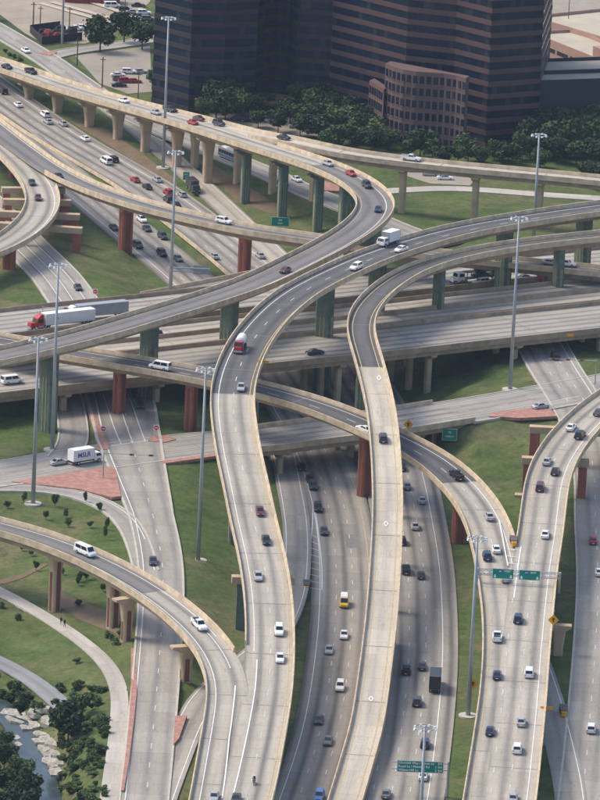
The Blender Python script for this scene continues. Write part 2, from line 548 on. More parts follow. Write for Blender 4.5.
# ground roads
RD['SB'] = Road([(-60, 75, 1), (0, 122, 1), (60, 172, 1), (100, 205, .8), (140, 238, .6), (175, 266, .4), (212, 300, .2), (250, 342, 0), (286, 392, 0), (316, 445, 0), (334, 495, 0),
                 (343, 545, 0), (345, 600, 0), (341, 660, 0), (332, 720, 0), (320, 765, 0), (308, 800, 0), (295, 840, 0), (275, 890, 0)], 15.0)
RD['NB'] = Road([(-60, 52, 1), (0, 95, 1), (60, 136, 1), (110, 165, .8), (150, 189, .7), (200, 226, .5), (250, 266, .3), (292, 305, .2), (335, 350, 0), (370, 402, 0), (396, 460, 0),
                 (409, 520, 0), (416, 570, 0), (418, 640, 0), (416, 680, 0), (410, 735, 0), (400, 800, 0), (392, 840, 0), (378, 890, 0)], 17.5)
RD['EX'] = Road([(284, 455, .05), (290, 485, .05), (296, 520, .1), (297, 555, .4), (291, 600, 1), (270, 640, 1.8), (232, 672, 2.8), (205, 697, 3.3), (188, 727, 3.6), (174, 762, 3.8), (160, 800, 3.9), (150, 832, 3.9)], 6.5)
RD['G3'] = Road([(98, 335, 7), (108, 360, 7), (119, 392, 7), (129, 440, 7), (140, 478, 6.9), (151, 515, 6.4), (160, 560, 5.8), (161, 600, 5.2), (158, 650, 4.6), (154, 700, 4.2), (149, 750, 4), (144, 800, 4), (138, 845, 4), (130, 900, 4)], 9.6)
RD['G3'].wid([(335, 16), (392, 15.5), (440, 14.5), (478, 12), (515, 9.6), (560, 9.4), (600, 9.4), (900, 9.0)])
RD['UT'] = Road([(50, 345, 7), (60, 372, 7), (68, 400, 7), (73, 425, 7), (72, 445, 7), (62, 458, 7)], 6.5)
RD['N1'] = Road([(-40, 180, 3), (-5, 215, 4), (28, 248, 5), (55, 275, 6), (75, 303, 7), (90, 325, 7)], 13.0)
RD['FN'] = Road([(-60, 0, 2), (-20, 20, 2), (20, 43, 2), (48, 60, 2), (75, 79, 2), (110, 103, 2.2), (150, 124, 2.4), (190, 141, 2.7), (231, 158, 3), (270, 174, 3.3), (300, 188, 3.6), (330, 200, 4), (360, 212, 4.5), (400, 229, 5.5), (440, 243, 6.5)], 9.0)
RD['RN'] = Road([(80, 84, 2.05), (105, 104, 2.05), (130, 123, 1.9), (155, 143, 1.6), (182, 167, 1.2), (215, 197, .9), (250, 230, .6), (285, 264, .4)], 7.5)
RD['FW'] = Road([(470, 232, 7), (420, 243, 7), (350, 259, 7), (300, 271, 7), (240, 283, 7), (200, 291, 7), (150, 301, 7), (100, 309, 7), (50, 316, 7), (0, 321, 7), (-60, 327, 7)], 11.0)
RD['FE'] = Road([(-60, 482, 7), (0, 474, 7), (75, 461, 7), (150, 450, 7), (215, 442, 7), (260, 440, 7), (300, 434, 7), (360, 427, 7.2), (400, 421, 7.5), (450, 413, 7.8), (500, 405, 8), (545, 397, 8), (600, 387, 8), (660, 376, 8)], 18.0)
RD['SL'] = Road([(-40, 489, 6.95), (0, 487, 6.95), (40, 488, 6.9), (75, 493, 6.8), (105, 504, 6.6), (126, 520, 6.4), (139, 545, 6.0), (146, 570, 5.7)], 5.0)
RD['G5'] = Road([(528, 322, 8), (540, 342, 8), (556, 370, 8), (575, 400, 8), (592, 432, 7), (602, 470, 5), (604, 520, 3), (607, 580, 1.5), (605, 640, 1), (601, 700, 1), (596, 760, 1), (592, 800, 1), (586, 850, 1), (578, 900, 1)], 13.0)
RD['XR'] = Road([(515, 620, .9), (533, 655, .9), (548, 698, .95), (560, 742, 1.05), (570, 790, 1.05), (573, 830, 1.05)], 6.5)
RD['ST'] = Road([(45, 57, 1.95), (75, 50, 1.9), (110, 46, 1.9), (145, 40, 1.9), (175, 34, 1.9)], 7.0)
RD['PR'] = Road([(372, 192, 3.2), (400, 190, 3.2), (450, 188, 3.2), (500, 191, 3.2), (550, 195, 3.2), (600, 198, 3.2), (660, 202, 3.2)], 6.0)
RD['TR'] = Road([(-50, 568, 2.5), (0, 591, 2.5), (50, 619, 2.6), (85, 643, 2.9), (108, 665, 3.3), (119, 690, 3.5), (118, 730, 3.3), (113, 770, 3.1), (108, 805, 3), (100, 850, 3), (90, 900, 3)], 3.7)
RD['OR'] = Road([(-50, 640, 0.5), (-10, 657, .6), (25, 675, .5), (48, 692, .3), (66, 708, .1)], 5.0)
RD['CK'] = Road([(-20, 690, -2.4), (8, 712, -2.6), (25, 738, -2.8), (38, 765, -3), (47, 795, -3.1), (52, 830, -3.2), (55, 880, -3.2)], 5.0)
# elevated ramps and decks
RD['R1'] = Road([(-60, 47, 6.6), (-20, 59, 6.9), (20, 72, 7.5), (60, 86, 9.2), (100, 98, 11), (150, 112, 13.4), (200, 127, 16), (240, 140, 18.2), (275, 151, 19.6), (303, 160, 20.5), (329, 169, 21.1), (356, 182, 21.7), (371, 194, 22),
                 (376.5, 205, 22.3), (371, 218, 22.7), (355, 232, 23.2), (332, 246, 23.7), (293, 266, 24.5), (255, 284, 25.2), (206, 301, 26), (150, 318, 27), (100, 333, 27.5), (50, 346, 27.7), (0, 357, 27.8), (-60, 369, 27.8)], 10.3, sm=6)
_r = RD['R1']
RD['R2'] = Road([_r.at(_r.dp(55, 84.5), 1.15), _r.at(_r.dp(85, 93.5), 1.25), _r.at(_r.dp(120, 103.5), 1.9), _r.at(_r.dp(160, 115), 3.4), _r.at(_r.dp(200, 127), 5.6), _r.at(_r.dp(240, 140), 8.6),
                 (283, 139.5, 19.3), (312, 147, 19.2), (345, 154, 18.9), (400, 161.5, 18.5), (450, 167, 18.5), (500, 171.5, 18.5), (550, 176, 18.5), (600, 181, 18.5), (670, 188, 18.5)], 8.0, sm=6)
RD['R3'] = Road([(670, 200, 25.5), (600, 209, 26.5), (550, 216, 27), (500, 224, 27.5), (450, 234, 28), (405, 247, 28), (375, 257, 28), (345, 270, 28), (300, 293, 28), (272, 316, 27.6), (251, 342, 27), (237, 372, 26.2), (232, 398, 25.2), (234, 425, 23.8),
                 (239, 456, 22), (246, 487, 20), (253, 521, 18), (263, 563, 16), (268.5, 602, 14.2), (270, 641, 12.8), (268, 685, 11.4), (261, 730, 10.2), (247, 797, 8.6), (234, 840, 7.8), (215, 890, 7)], 10.4, sm=6)
RD['R4'] = Road([(-60, 514, 18), (0, 527, 17.8), (50, 542, 17.4), (100, 563, 16.5), (145, 588, 15.5), (182, 615, 14.4), (207, 640, 13.3), (222, 664, 12.3), (228, 690, 11.3), (225, 720, 10.4), (219, 755, 9.4), (212, 797, 8.5), (203, 840, 7.7), (190, 890, 6.9)], 8.6, sm=6)
RD['R5'] = Road([(670, 228, 25), (600, 237, 25), (550, 242, 25), (500, 249, 25.2), (450, 259, 25.3), (416, 270, 25.2), (389, 286, 25), (371.5, 302, 24.8), (362, 317, 24.5), (361, 334, 24.2), (367, 355, 23.8), (376, 388, 23), (382, 418, 22), (385.5, 453, 20),
                 (387.5, 495, 17), (387, 530, 14.6), (385, 570, 11.8), (381, 622, 8.4), (375, 672, 5.5), (367, 726, 3.2), (356, 766, 2), (346, 800, 1.2), (333, 840, .7), (318, 885, .5)], 6.9, sm=5)
RD['R7'] = Road([(-70, 326, 18), (-20, 338, 18.6), (30, 347, 19.1), (80, 355, 19.5), (150, 367, 19.8), (215, 379, 19.5), (255, 389, 18.9), (300, 401, 18.2), (335, 413, 17.5), (367, 427, 16.8), (400, 442, 15.8), (428, 457, 14.8), (450, 474, 13.8), (470, 495, 12.8),
                 (485, 519, 11.9), (495, 550, 11.0), (502, 587, 10.3), (506, 620, 9.8), (506.5, 660, 9.2), (504, 697, 8.7), (499, 735, 8.3), (490, 795, 7.6), (483, 840, 7.2), (474, 890, 6.8)], 10.3, sm=5)
RD['R8'] = Road([(680, 362, 18.5), (645, 381, 17.8), (611, 401, 17), (587, 421, 16.2), (567, 443, 15.4), (554, 464, 14.6), (547, 485, 13.8), (543, 514, 12.7), (540, 537, 11.8), (535, 567, 10.8), (529, 620, 9.85), (525, 660, 9.25), (522, 697, 8.75), (518, 735, 8.35), (511, 795, 7.65), (504, 840, 7.25), (495, 890, 6.85)], 10.3, sm=5)
RD['R9'] = Road([(-50, 104, 9), (-15, 131, 9.5), (8, 150, 10.5), (28, 170, 11.4), (40, 188, 12.2), (43, 204, 12.6), (35, 221, 12.9), (18, 236, 13), (-8, 250, 13), (-50, 264, 13)], 9.5, sm=5)
RD['R10'] = Road([(-50, 93, 9), (-15, 120, 9.8), (20, 147, 11), (60, 174, 13), (100, 192, 14.8), (150, 208, 16), (200, 220, 16.3), (250, 231, 16.5), (300, 238, 16.5), (340, 244, 16.5), (400, 251, 16.5), (450, 257, 16.5), (500, 262, 16.2), (550, 267, 16), (600, 272, 16), (670, 280, 16)], 8.0, sm=5)
def line635(dy, z, w):
    return Road([(x, y + dy, z) for x, y in ((-70, 390), (0, 382), (70, 374), (150, 366), (220, 358), (300, 350), (380, 342), (450, 334), (520, 326.5), (600, 318), (680, 309))], w, sm=2)
RD['S3'] = line635(0, 13.2, 24.0)
RD['S2'] = line635(-20.5, 13.0, 10.5)
RD['S1'] = line635(-32.5, 12.8, 10.5)
RD['W1'] = line635(-57, 9.5, 23.0)

# ------------------------------------------------------------------ terrain
samp = []
def gs(key, z_off=0.0, lo=None, hi=None, pad=0.0):
    r = RD[key]
    a0 = 0 if lo is None else r.dp(*lo)
    a1 = r.L if hi is None else r.dp(*hi)
    n = int((a1 - a0) / 3) + 1
    for q in np.linspace(a0, a1, n):
        p = r.at(q)
        samp.append((p.x, p.y, p.z + z_off, r.h * r.hk(q) + pad))
gs('SB', -.3, pad=1.5); gs('NB', -.3, pad=1.5); gs('EX', -.3, pad=1.0); gs('G3', -.3, pad=1.0); gs('UT', -.3, pad=1.0); gs('N1', -.3, pad=1); gs('FN', -.3, pad=1); gs('RN', -.3, pad=.5)
gs('FW', -.3, hi=(345, 260)); gs('FW', -.3, lo=(150, 301)); gs('FE', -.3, hi=(228, 441)); gs('FE', -.3, lo=(458, 412)); gs('SL', -.3, pad=.5)
gs('G5', -.3, pad=1); gs('XR', -.3, pad=.5); gs('ST', -.3, pad=2); gs('PR', -.3, pad=1); gs('TR', -.25, pad=.6); gs('OR', -.3, pad=.3); gs('CK', -1.2, pad=0.5)
for x, y, z in [(120, 30, 1.9), (40, 10, 1.9), (300, 120, 2.5), (250, 110, 2.5), (200, 120, 2.5), (400, 140, 2.8), (500, 165, 2.8), (570, 165, 2.8), (450, 210, 3.5), (550, 215, 3.5), (500, 235, 4), (120, 250, 3), (130, 240, 2),
                (10, 285, 6), (30, 420, 6.8), (20, 440, 6.8), (60, 400, 6.8), (190, 500, 5.5), (200, 560, 4), (180, 415, 6.8), (210, 405, 5.5), (480, 385, 6), (450, 378, 4), (425, 395, 1.5), (500, 365, 7.8), (480, 440, 6.5), (500, 460, 5),
                (500, 500, 2.5), (480, 470, 3.5), (470, 500, 1.2), (590, 380, 8), (60, 540, 5), (20, 550, 4), (100, 560, 5), (100, 600, 3.5), (30, 610, 1.5), (40, 640, 1.2), (80, 700, 1), (90, 760, 1.5), (70, 780, 0), (10, 780, -0.5), (0, 720, -.5), (20, 690, -.5),
                (468, 640, .3), (466, 740, .3), (560, 600, .8), (215, 600, 3.0), (180, 690, 3.6), (300, 640, .3), (290, 720, .3)]:
    p = P(x, y, z)
    samp.append((p.x, p.y, z, 1.0))
samp = np.array(samp)

def terr(xy):
    """terrain height at an (n,2) array"""
    xy = np.asarray(xy, dtype=float).reshape(-1, 2)
    out = np.empty(len(xy))
    for i in range(0, len(xy), 4000):
        q = xy[i:i + 4000]
        d = np.hypot(q[:, None, 0] - samp[None, :, 0], q[:, None, 1] - samp[None, :, 1])
        e = np.maximum(d - samp[None, :, 3], 0.0)
        w = 1.0 / (e + 0.8) ** 2.6
        z = (w * samp[None, :, 2]).sum(1) / w.sum(1)
        inside = np.where(e <= 1.2, samp[None, :, 2], 1e9).min(1)
        out[i:i + 4000] = np.where(inside < 1e8, np.minimum(z, inside), z)
    return out

def zt(x, y): return float(terr([(x, y)])[0])
def G(px, py):
    """terrain point seen at a pixel"""
    z = 2.0
    for _ in range(10):
        p = P(px, py, z)
        z = 0.5 * z + 0.5 * zt(p.x, p.y)
    p = P(px, py, z)
    return Vector((p.x, p.y, zt(p.x, p.y)))

xs = np.concatenate([[-6000, -4000, -2500, -1500, -900, -550, -380, -280, -220], np.arange(-180, 181, 2.6), [220, 280, 380, 550, 900, 1500, 2500, 4000, 6000]])
ys = np.concatenate([[-6000, -4000, -2500, -1500, -1000, -700, -560, -480, -430], np.arange(-400, 640, 2.6), [680, 740, 850, 1000, 1300, 1800, 2500, 4000, 6000]])
gx, gy = np.meshgrid(xs, ys)
flat = np.stack([gx.ravel(), gy.ravel()], 1)
zz = terr(flat)
rng = np.random.default_rng(3)
far = (np.abs(flat[:, 0]) > 300) | (flat[:, 1] > 700) | (flat[:, 1] < -450)
zz = np.where(far, np.minimum(zz, 2.0), zz)
nx = len(xs)
tv = np.column_stack([flat, zz])
idx = np.arange(len(ys) * nx).reshape(len(ys), nx)
tf = np.stack([idx[:-1, :-1].ravel(), idx[:-1, 1:].ravel(), idx[1:, 1:].ravel(), idx[1:, :-1].ravel()], 1)
ob('ground', mesh('ground', tv.tolist(), tf.tolist(), 'grass_ground', smooth=True), kind='structure', label='rolling grass ground under and between the ramps')

# patches lying on the terrain: lots, islands, bare soil
def patch(name, pix, mat, dz, label=None, kind='structure', n=14, zfix=None, parent=None, cat=None):
    pts = [G(*p) for p in pix]
    poly = [(p.x, p.y) for p in pts]
    x0, x1 = min(p[0] for p in poly), max(p[0] for p in poly)
    y0, y1 = min(p[1] for p in poly), max(p[1] for p in poly)
    bm = bmesh.new()
    f = bm.faces.new([bm.verts.new((p[0], p[1], 0)) for p in poly])
    if f.normal.z < 0: f.normal_flip()
    sx, sy = max((x1 - x0) / n, 2.5), max((y1 - y0) / n, 2.5)
    for ax, lo, hi, st in ((0, x0, x1, sx), (1, y0, y1, sy)):
        k = lo + st
        while k < hi - 0.2:
            bmesh.ops.bisect_plane(bm, geom=bm.verts[:] + bm.edges[:] + bm.faces[:], plane_co=(k, 0, 0) if ax == 0 else (0, k, 0), plane_no=(1, 0, 0) if ax == 0 else (0, 1, 0))
            k += st
    bm.verts.ensure_lookup_table()
    hz = terr([(v.co.x, v.co.y) for v in bm.verts])
    for v, h in zip(bm.verts, hz):
        v.co.z = (h if zfix is None else zfix) + dz
    me = bpy.data.meshes.new(name)
    bm.to_mesh(me); bm.free()
    me.materials.append(M[mat])
    return ob(name, me, kind=kind, label=label, parent=parent, cat=cat)

# ------------------------------------------------------------------ ground roads
def ground_road(key, name, mat, label, a0=None, a1=None, dz=0.0, lines=(), curb=True, thick=0.5):
    r = RD[key]
    s0 = 0 if a0 is None else r.dp(*a0)
    s1 = r.L if a1 is None else r.dp(*a1)
    h = r.h
    o = ob(name, strip_mesh(name, r, s0, s1, [(h, dz), (-h, dz), (-h, dz - thick), (h, dz - thick)], mat), kind='structure', label=label)
    if curb:
        for sgn in (1, -1):
            e = sgn * h
            ob('curb', strip_mesh('curb', r, s0, s1, [(e, dz + .14), (e + sgn * .45, dz + .12), (e + sgn * .45, dz - .5), (e, dz - .5)], 'curb'), o)
    for off, dash, col in lines:
        marks(r, s0, s1, off, o, dash, col, dz=dz + .045)
    return o

WL, YL = 'white_paint', 'yellow_paint'
WF = 'worn_paint'
sb = ground_road('SB', 'freeway', 'highway', 'oncoming carriageway of the sunken freeway', lines=[(-5.6, False, WL), (-1.95, True, WF), (1.7, True, WF), (5.5, False, YL)], curb=False)
nb = ground_road('NB', 'freeway', 'highway', 'outgoing carriageway of the sunken freeway', lines=[(5.4, False, WL), (1.75, True, WF), (-1.9, True, WF), (-5.6, True, WF), (-8.0, False, YL)], curb=False)
ground_road('EX', 'exit_ramp', 'frontage', 'exit lane slipping under the central flyover to the frontage road', dz=.03, lines=[(2.4, False, WL), (-2.5, False, WL)], curb=False)
g3 = ground_road('G3', 'frontage_road', 'frontage', 'frontage road running from the stone paved junction past the trail', dz=.06, lines=[(0.4, True, WF), (-3.9, False, WL)])
ground_road('UT', 'turnaround_lane', 'frontage', 'turnaround lane curving out beside the brick median', dz=.04)
for pts in ([(103, 395), (113, 425), (121, 444)], [(116, 395), (126, 425), (133, 443)], [(128, 394), (138, 422), (145, 441)], [(111, 446), (150, 440.5)]):
    pxline(RD['G3'], pts, g3, .25)
n1 = ground_road('N1', 'frontage_road', 'frontage', 'frontage road with turn lanes under the straddle bents', lines=[(-3.3, False, WL), (0, False, WL), (3.3, False, WL)])
fn = ground_road('FN', 'frontage_road', 'frontage', 'frontage road behind the long left hand flyover', dz=.02, lines=[(0, True, WF)])
ground_road('RN', 'entry_ramp', 'highway_far', 'entry ramp joining the freeway beside the flyover piers', lines=[(2.9, False, WL)], curb=False)
ground_road('ST', 'side_street', 'frontage', 'side street between the dirt lot and the car park', dz=-.02)
ground_road('PR', 'park_drive', 'trail', 'pale drive crossing the lawn below the towers', curb=False)
ground_road('SL', 'slip_lane', 'frontage', 'curving right turn slip lane round the brick island', lines=[(1.9, False, WL)])
g5 = ground_road('G5', 'frontage_road', 'frontage', 'shaded frontage road beside the split ramp', lines=[(2.2, True, WF), (-2.0, True, WF), (5.2, False, WL)])
ground_road('XR', 'exit_ramp', 'frontage', 'narrow ramp coming out from under the split ramp', dz=.03, lines=[(2.5, False, WL)], curb=False)
ground_road('TR', 'trail', 'trail', 'pale concrete walking trail through the grass', curb=False)
ground_road('OR', 'old_road', 'old_road', 'cracked grey old road ending at the creek trees', curb=False, thick=.3)
few = ground_road('FE', 'frontage_road', 'frontage', 'crossing frontage road west of the bridge', a1=(234, 441), dz=-.02, lines=[(3.4, True, WF), (-.2, True, WF), (-3.9, False, WL), (7.0, False, WL)])
fee = ground_road('FE', 'frontage_road', 'frontage', 'crossing frontage road east of the bridge', a0=(452, 413), dz=-.02, lines=[(3.4, True, WF), (-.2, True, WF), (-3.9, False, WL), (7.0, False, WL)])
fwr = ground_road('FW', 'frontage_road', 'frontage', 'far frontage road beyond the mainline decks', a1=(340, 261), dz=-.01, lines=[(0, True, WF)])
fwl = ground_road('FW', 'frontage_road', 'frontage', 'far frontage road beside the parked trailer junction', a0=(156, 300), dz=-.01, lines=[(0, True, WF)])

# creek
r = RD['CK']
ob('creek', strip_mesh('creek', r, 0, r.L, [(2.9, -.2), (-2.9, -.2), (-2.9, -1.0), (2.9, -1.0)], 'water'), kind='structure', label='shallow blue green creek')
# lots, islands, bare soil
patch('car_park', [(540, 24), (700, 40), (760, -30), (540, -40)], 'lot_paving', .10, 'wide pale car park beyond the pink garages')
patch('dirt_lot', [(-40, -25), (150, -25), (150, 2), (118, 30), (85, 44), (40, 42), (24, 33), (-40, -4)], 'lot_dirt', .10, 'bare tan dirt lot with a fenced yard')
patch('car_park', [(75, 56), (150, 46), (152, 92), (128, 94), (100, 84)], 'lot_paving', .10, 'tan paved car park below the trees')
patch('car_park', [(405, 166), (440, 169), (475, 180), (470, 186), (430, 184), (405, 176)], 'lot_paving', .12, 'pale car park strip under the far ramp')
patch('forecourt', [(205, 112), (255, 113), (330, 122), (330, 136), (280, 140), (230, 128)], 'lot_paving', .12, 'paved forecourt in front of the dark towers')
patch('bare_soil', [(70, 122), (100, 140), (150, 172), (178, 190), (176, 180), (140, 152), (105, 128)], 'bare_dirt', .08, 'strip of bare soil under the flyover piers')
patch('bare_soil', [(190, 158), (210, 162), (250, 188), (290, 212), (270, 214), (240, 202), (212, 182)], 'bare_dirt', .08, 'brown soil round the green piers')
patch('bare_soil', [(45, 598), (62, 594), (110, 612), (124, 640), (112, 632), (80, 620)], 'bare_dirt', .08, 'worn brown soil round the tan piers')
patch('footpath', [(-5, 581), (20, 575), (45, 563), (48, 565), (24, 578), (-5, 586)], 'bare_dirt', .09, 'faint dirt footpath in the grass')
def island(pix, label, h=.22, z=None, mat='brick'):
    """raised paved island with a kerb side"""
    z = z if z is not None else G(*pix[0]).z + .3
    pts = [P(x, y, z + h) for x, y in pix]
    b = MB().prism([(p.x, p.y) for p in pts], z - .5, z + h)
    return ob('brick_island', b.mesh('brick_island', mat), kind='structure', label=label)
island([(12, 481.5), (60, 474), (113, 466), (116, 470), (121, 496), (112, 497), (80, 489), (50, 485.5)], 'large brick paved island at the near junction', z=6.96)
island([(83, 397), (88, 396), (109, 445), (108, 449), (98, 450), (96, 438)], 'narrow brick median leading to the junction', z=6.96)
island([(148, 441), (150, 436), (168, 435), (176, 439), (165, 442)], 'small brick island by the red pier', z=6.96)
island([(160, 461), (215, 453), (232, 450), (232, 452.5), (215, 456), (163, 463.5)], 'brick strip along the crossing frontage road', z=6.96)
island([(489, 416), (494, 412), (540, 406.5), (552, 410), (557, 416), (520, 418)], 'brick island east of the frontage bridge', z=7.98)
island([(93, 298), (150, 297), (170, 299), (150, 304), (98, 307.5)], 'brick island at the far junction', z=6.99)
island([(312, 184), (320, 179), (345, 188), (342, 191), (322, 190)], 'brick island behind the green piers', z=3.9)
island([(38, 53), (45, 51), (57, 52), (50, 55.5)], 'small brick island at the side street', z=2.05, h=.12)
island([(131, 648), (136, 648), (137, 690), (134, 720), (129, 760), (124, 790), (121, 790), (128, 735), (131, 690)], 'brick strip between trail and frontage road', z=4.3)
island([(175, 716), (187, 715), (179, 738), (173, 745)], 'brick wedge where the ramp meets the frontage road', z=4.1)

# ------------------------------------------------------------------ bridges and flyovers
def deck_prof(h, style):
    if style == 'box':       # trapezoidal box girder with cantilevered slab
        return [(h, 0), (-h, 0), (-h, -.32), (-h * .60, -.62), (-h * .46, -2.1), (h * .46, -2.1), (h * .60, -.62), (h, -.32)]
    if style == 'slab':
        return [(h, 0), (-h, 0), (-h, -.9), (h, -.9)]
    return [(h, 0), (-h, 0), (-h, -.28), (-h + .9, -.3), (-h + .9, -1.75), (h - .9, -1.75), (h - .9, -.3), (h, -.28)]

MESHC = {}
def pier(parent, r, dist, style, w=2.4, d=1.7, under=2.1, off=0.0, base=None, cap=True, capw=None):
    """column (and cap) under road r, standing on the terrain"""
    p = r.at(dist, off)
    t = r.tan(dist)
    rz = math.atan2(t.y, t.x)
    top = p.z - under
    bot = (zt(p.x, p.y) if base is None else base) - .6
    hgt = top - bot
    if hgt < 1.0: return None
    loc = (p.x, p.y, bot)
    hw, hd = w / 2, d / 2
    ch = 1.3 if cap else 0
    hc = hgt - ch
    mats = {'tan': 'tan_concrete', 'flare': 'tan_concrete', 'green': 'green_concrete', 'red': 'red_concrete', 'tanred': 'tan_concrete', 'plain': 'tan_concrete'}[style]
    b = MB()
    c = min(.35, hd * .4)
    poly = lambda a, e: [(-e + c, -a), (e - c, -a), (e, -a + c), (e, a - c), (e - c, a), (-e + c, a), (-e, a - c), (-e, -a + c)]
    if style in ('flare', 'tanred'):
        zf = max(hc - 4.5, hc * .4)
        b.prism(poly(hw, hd), 0, zf)
        lo, hi = poly(hw, hd), poly(hw * 1.45, hd * 1.1)
        n = 8
        vs = [(x, y, zf) for x, y in lo] + [(x, y, hc) for x, y in hi]
        b.add(vs, [(i, (i + 1) % n, n + (i + 1) % n, n + i) for i in range(n)] + [tuple(range(n, 2 * n))])
    else:
        b.prism(poly(hw, hd), 0, hc)
    col = ob('pier', b.mesh('pier', mats), parent, loc, (0, 0, rz))
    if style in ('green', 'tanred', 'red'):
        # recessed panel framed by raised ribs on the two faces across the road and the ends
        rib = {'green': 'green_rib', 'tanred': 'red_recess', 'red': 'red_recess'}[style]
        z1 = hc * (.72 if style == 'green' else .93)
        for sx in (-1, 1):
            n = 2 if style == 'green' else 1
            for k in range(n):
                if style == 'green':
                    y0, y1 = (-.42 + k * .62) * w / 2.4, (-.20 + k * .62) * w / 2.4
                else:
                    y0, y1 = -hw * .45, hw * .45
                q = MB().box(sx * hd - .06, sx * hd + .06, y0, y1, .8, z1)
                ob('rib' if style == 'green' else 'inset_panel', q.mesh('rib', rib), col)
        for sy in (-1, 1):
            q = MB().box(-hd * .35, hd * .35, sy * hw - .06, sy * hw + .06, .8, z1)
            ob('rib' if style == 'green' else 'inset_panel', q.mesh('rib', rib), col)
    if cap:
        cw = (capw if capw is not None else r.h * 1.1) / 1.0
        cb = MB()
        e = hd * 1.15
        cb.frustum((-e, e, -hw * 1.3, hw * 1.3), hc + .02, (-e, e, -cw, cw), hgt - .5)
        cb.box(-e, e, -cw, cw, hgt - .5, hgt)
        ob('pier_cap', cb.mesh('pier_cap', mats if style != 'red' else 'red_concrete'), col)
    return col

def bent(parent, r, dist, y0, y1, style='red', under=2.1, mat='tan_concrete', cols=None, cw=2.0, rz=None):
    """straddle bent: a beam across the road on columns at offsets y0 and y1"""
    p = r.at(dist)
    t = r.tan(dist)
    skew = rz is not None
    rz = math.atan2(t.y, t.x) if rz is None else rz - math.pi / 2
    top = p.z - under
    e = ob('bent', MB().box(-1.1, 1.1, min(y0, y1) - 1.4, max(y0, y1) + 1.4, -1.6, 0).mesh('bent_beam', mat), parent, (p.x, p.y, top), (0, 0, rz))
    for off in (cols or (y0, y1)):
        q = p + Vector((-math.sin(rz), math.cos(rz), 0)) * off
        bot = zt(q.x, q.y) - .6
        L = top - 1.6 - bot
        if L < 1: continue
        b = MB().prism([(-cw / 2 * .8, -cw / 2), (cw / 2 * .8, -cw / 2), (cw / 2 * .8, cw / 2), (-cw / 2 * .8, cw / 2)], -1.62 - L, -1.62)
        c = ob('column', b.mesh('column', {'red': 'red_concrete', 'tan': 'tan_concrete', 'green': 'green_concrete'}[style]), e, (0, off, 0))
    return e

def bridge(key, name, label, style, surf, a0=None, a1=None, joints=26.0, bar=((None, None), (None, None)), dz=0.0, cat='bridge', group=None, barh=1.05, skirt=None, barmat='barrier_concrete'):
    """surf: list of (pixel where it starts or None, material). bar: per side (+ left, - right) a list of pixel pairs or None for the whole length"""
    r = RD[key]
    s0 = 0 if a0 is None else r.dp(*a0)
    s1 = r.L if a1 is None else r.dp(*a1)
    root = ob(name, None, loc=r.at((s0 + s1) / 2), label=label, cat=cat, group=group)
    bpy.context.view_layer.update()
    inv = Matrix.Translation(-root.location)
    cuts = [(s0 if p is None else r.dp(*p), m) for p, m in surf]
    edges = list(np.arange(s0, s1 - joints * .4, joints)) + [s1]
    for c, _ in cuts[1:]:
        i = int(np.argmin([abs(e - c) for e in edges]))
        edges[i] = c
    edges = sorted(edges)
    h = r.h
    prof = [(o, d + dz) for o, d in deck_prof(h, style)]
    for i in range(len(edges) - 1):
        mid = (edges[i] + edges[i + 1]) / 2
        mt = [m for c, m in cuts if c <= mid + .1][-1]
        V, Fc, UV = sweep(r, edges[i] + (.03 if i else 0), edges[i + 1] - .03, prof)
        n = len(prof)
        fm = [1 if (k < len(Fc) - 2 and k % n == 0) else 0 for k in range(len(Fc))]
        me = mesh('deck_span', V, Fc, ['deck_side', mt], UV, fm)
        me.transform(inv)
        ob('deck_span', me, root)
        if i:
            me = strip_mesh('expansion_joint', r, edges[i] - .15, edges[i] + .15, [(h - .4, dz + .02), (-h + .4, dz + .02)], 'joint', closed=False)
            me.transform(inv)
            ob('expansion_joint', me, root)
    for sgn, spec in zip((1, -1), bar):
        if spec is None: continue
        rngs = [(s0, s1)] if spec[0] is None else [(s0 if p is None else r.dp(*p), s1 if q is None else r.dp(*q)) for p, q in spec]
        for b0, b1 in rngs:
            if b1 - b0 < 2: continue
            e = sgn * h
            pr = [(e + sgn * .03, dz - .42), (e + sgn * .03, dz + barh), (e - sgn * .22, dz + barh), (e - sgn * .40, dz + .25), (e - sgn * .42, dz + .012), (e - sgn * .02, dz + .012)]
            k = b0
            while k < b1 - 3:
                kk = min(k + joints, b1)
                if b1 - kk < 6: kk = b1
                me = strip_mesh('barrier', r, k + .02, kk - .02, pr, barmat)
                me.transform(inv)
                ob('barrier', me, root)
                k = kk
    if skirt is not None:                # retaining walls where the ramp comes down to the ground
        q0, q1 = r.dp(*skirt[0]), s1
        for sgn in (1, -1):
            e = sgn * (h - .15)
            me = strip_mesh('retaining_wall', r, q0, q1, [(e, dz - .33), (e - sgn * .3, dz - .33), (e - sgn * .3, -9.5), (e, -9.5)], 'tan_concrete')
            me.transform(inv)
            ob('retaining_wall', me, root)
    root['_z'] = dz
    return root, r, s0, s1

class InvParent:
    pass
def child_lines(root, r, s0, s1, lines, dz=0.0):
    for off, dash, col, p, q in lines:
        b0 = s0 if p is None else r.dp(*p)
        b1 = s1 if q is None else r.dp(*q)
        o = marks(r, b0, b1, off, None, dash, col, dz=dz + .05)
        if o:
            o.data.transform(Matrix.Translation(-root.location))
            o.parent = root

def under(root, o):
    """parent o to root keeping its world place (roots are only translated)"""
    if o is None: return
    o.parent = root
    o.location = Vector(o.location) - root.location
    return o

def piers(root, r, spec, **kw):
    for s in spec:
        (x, y), style = s[0], s[1]
        opts = dict(kw); opts.update(s[2] if len(s) > 2 else {})
        # the pixel is the visible foot of the column
        p = G(x, y)
        d, o = r.near(p)
        under(root, pier(None, r, d, style, **opts))

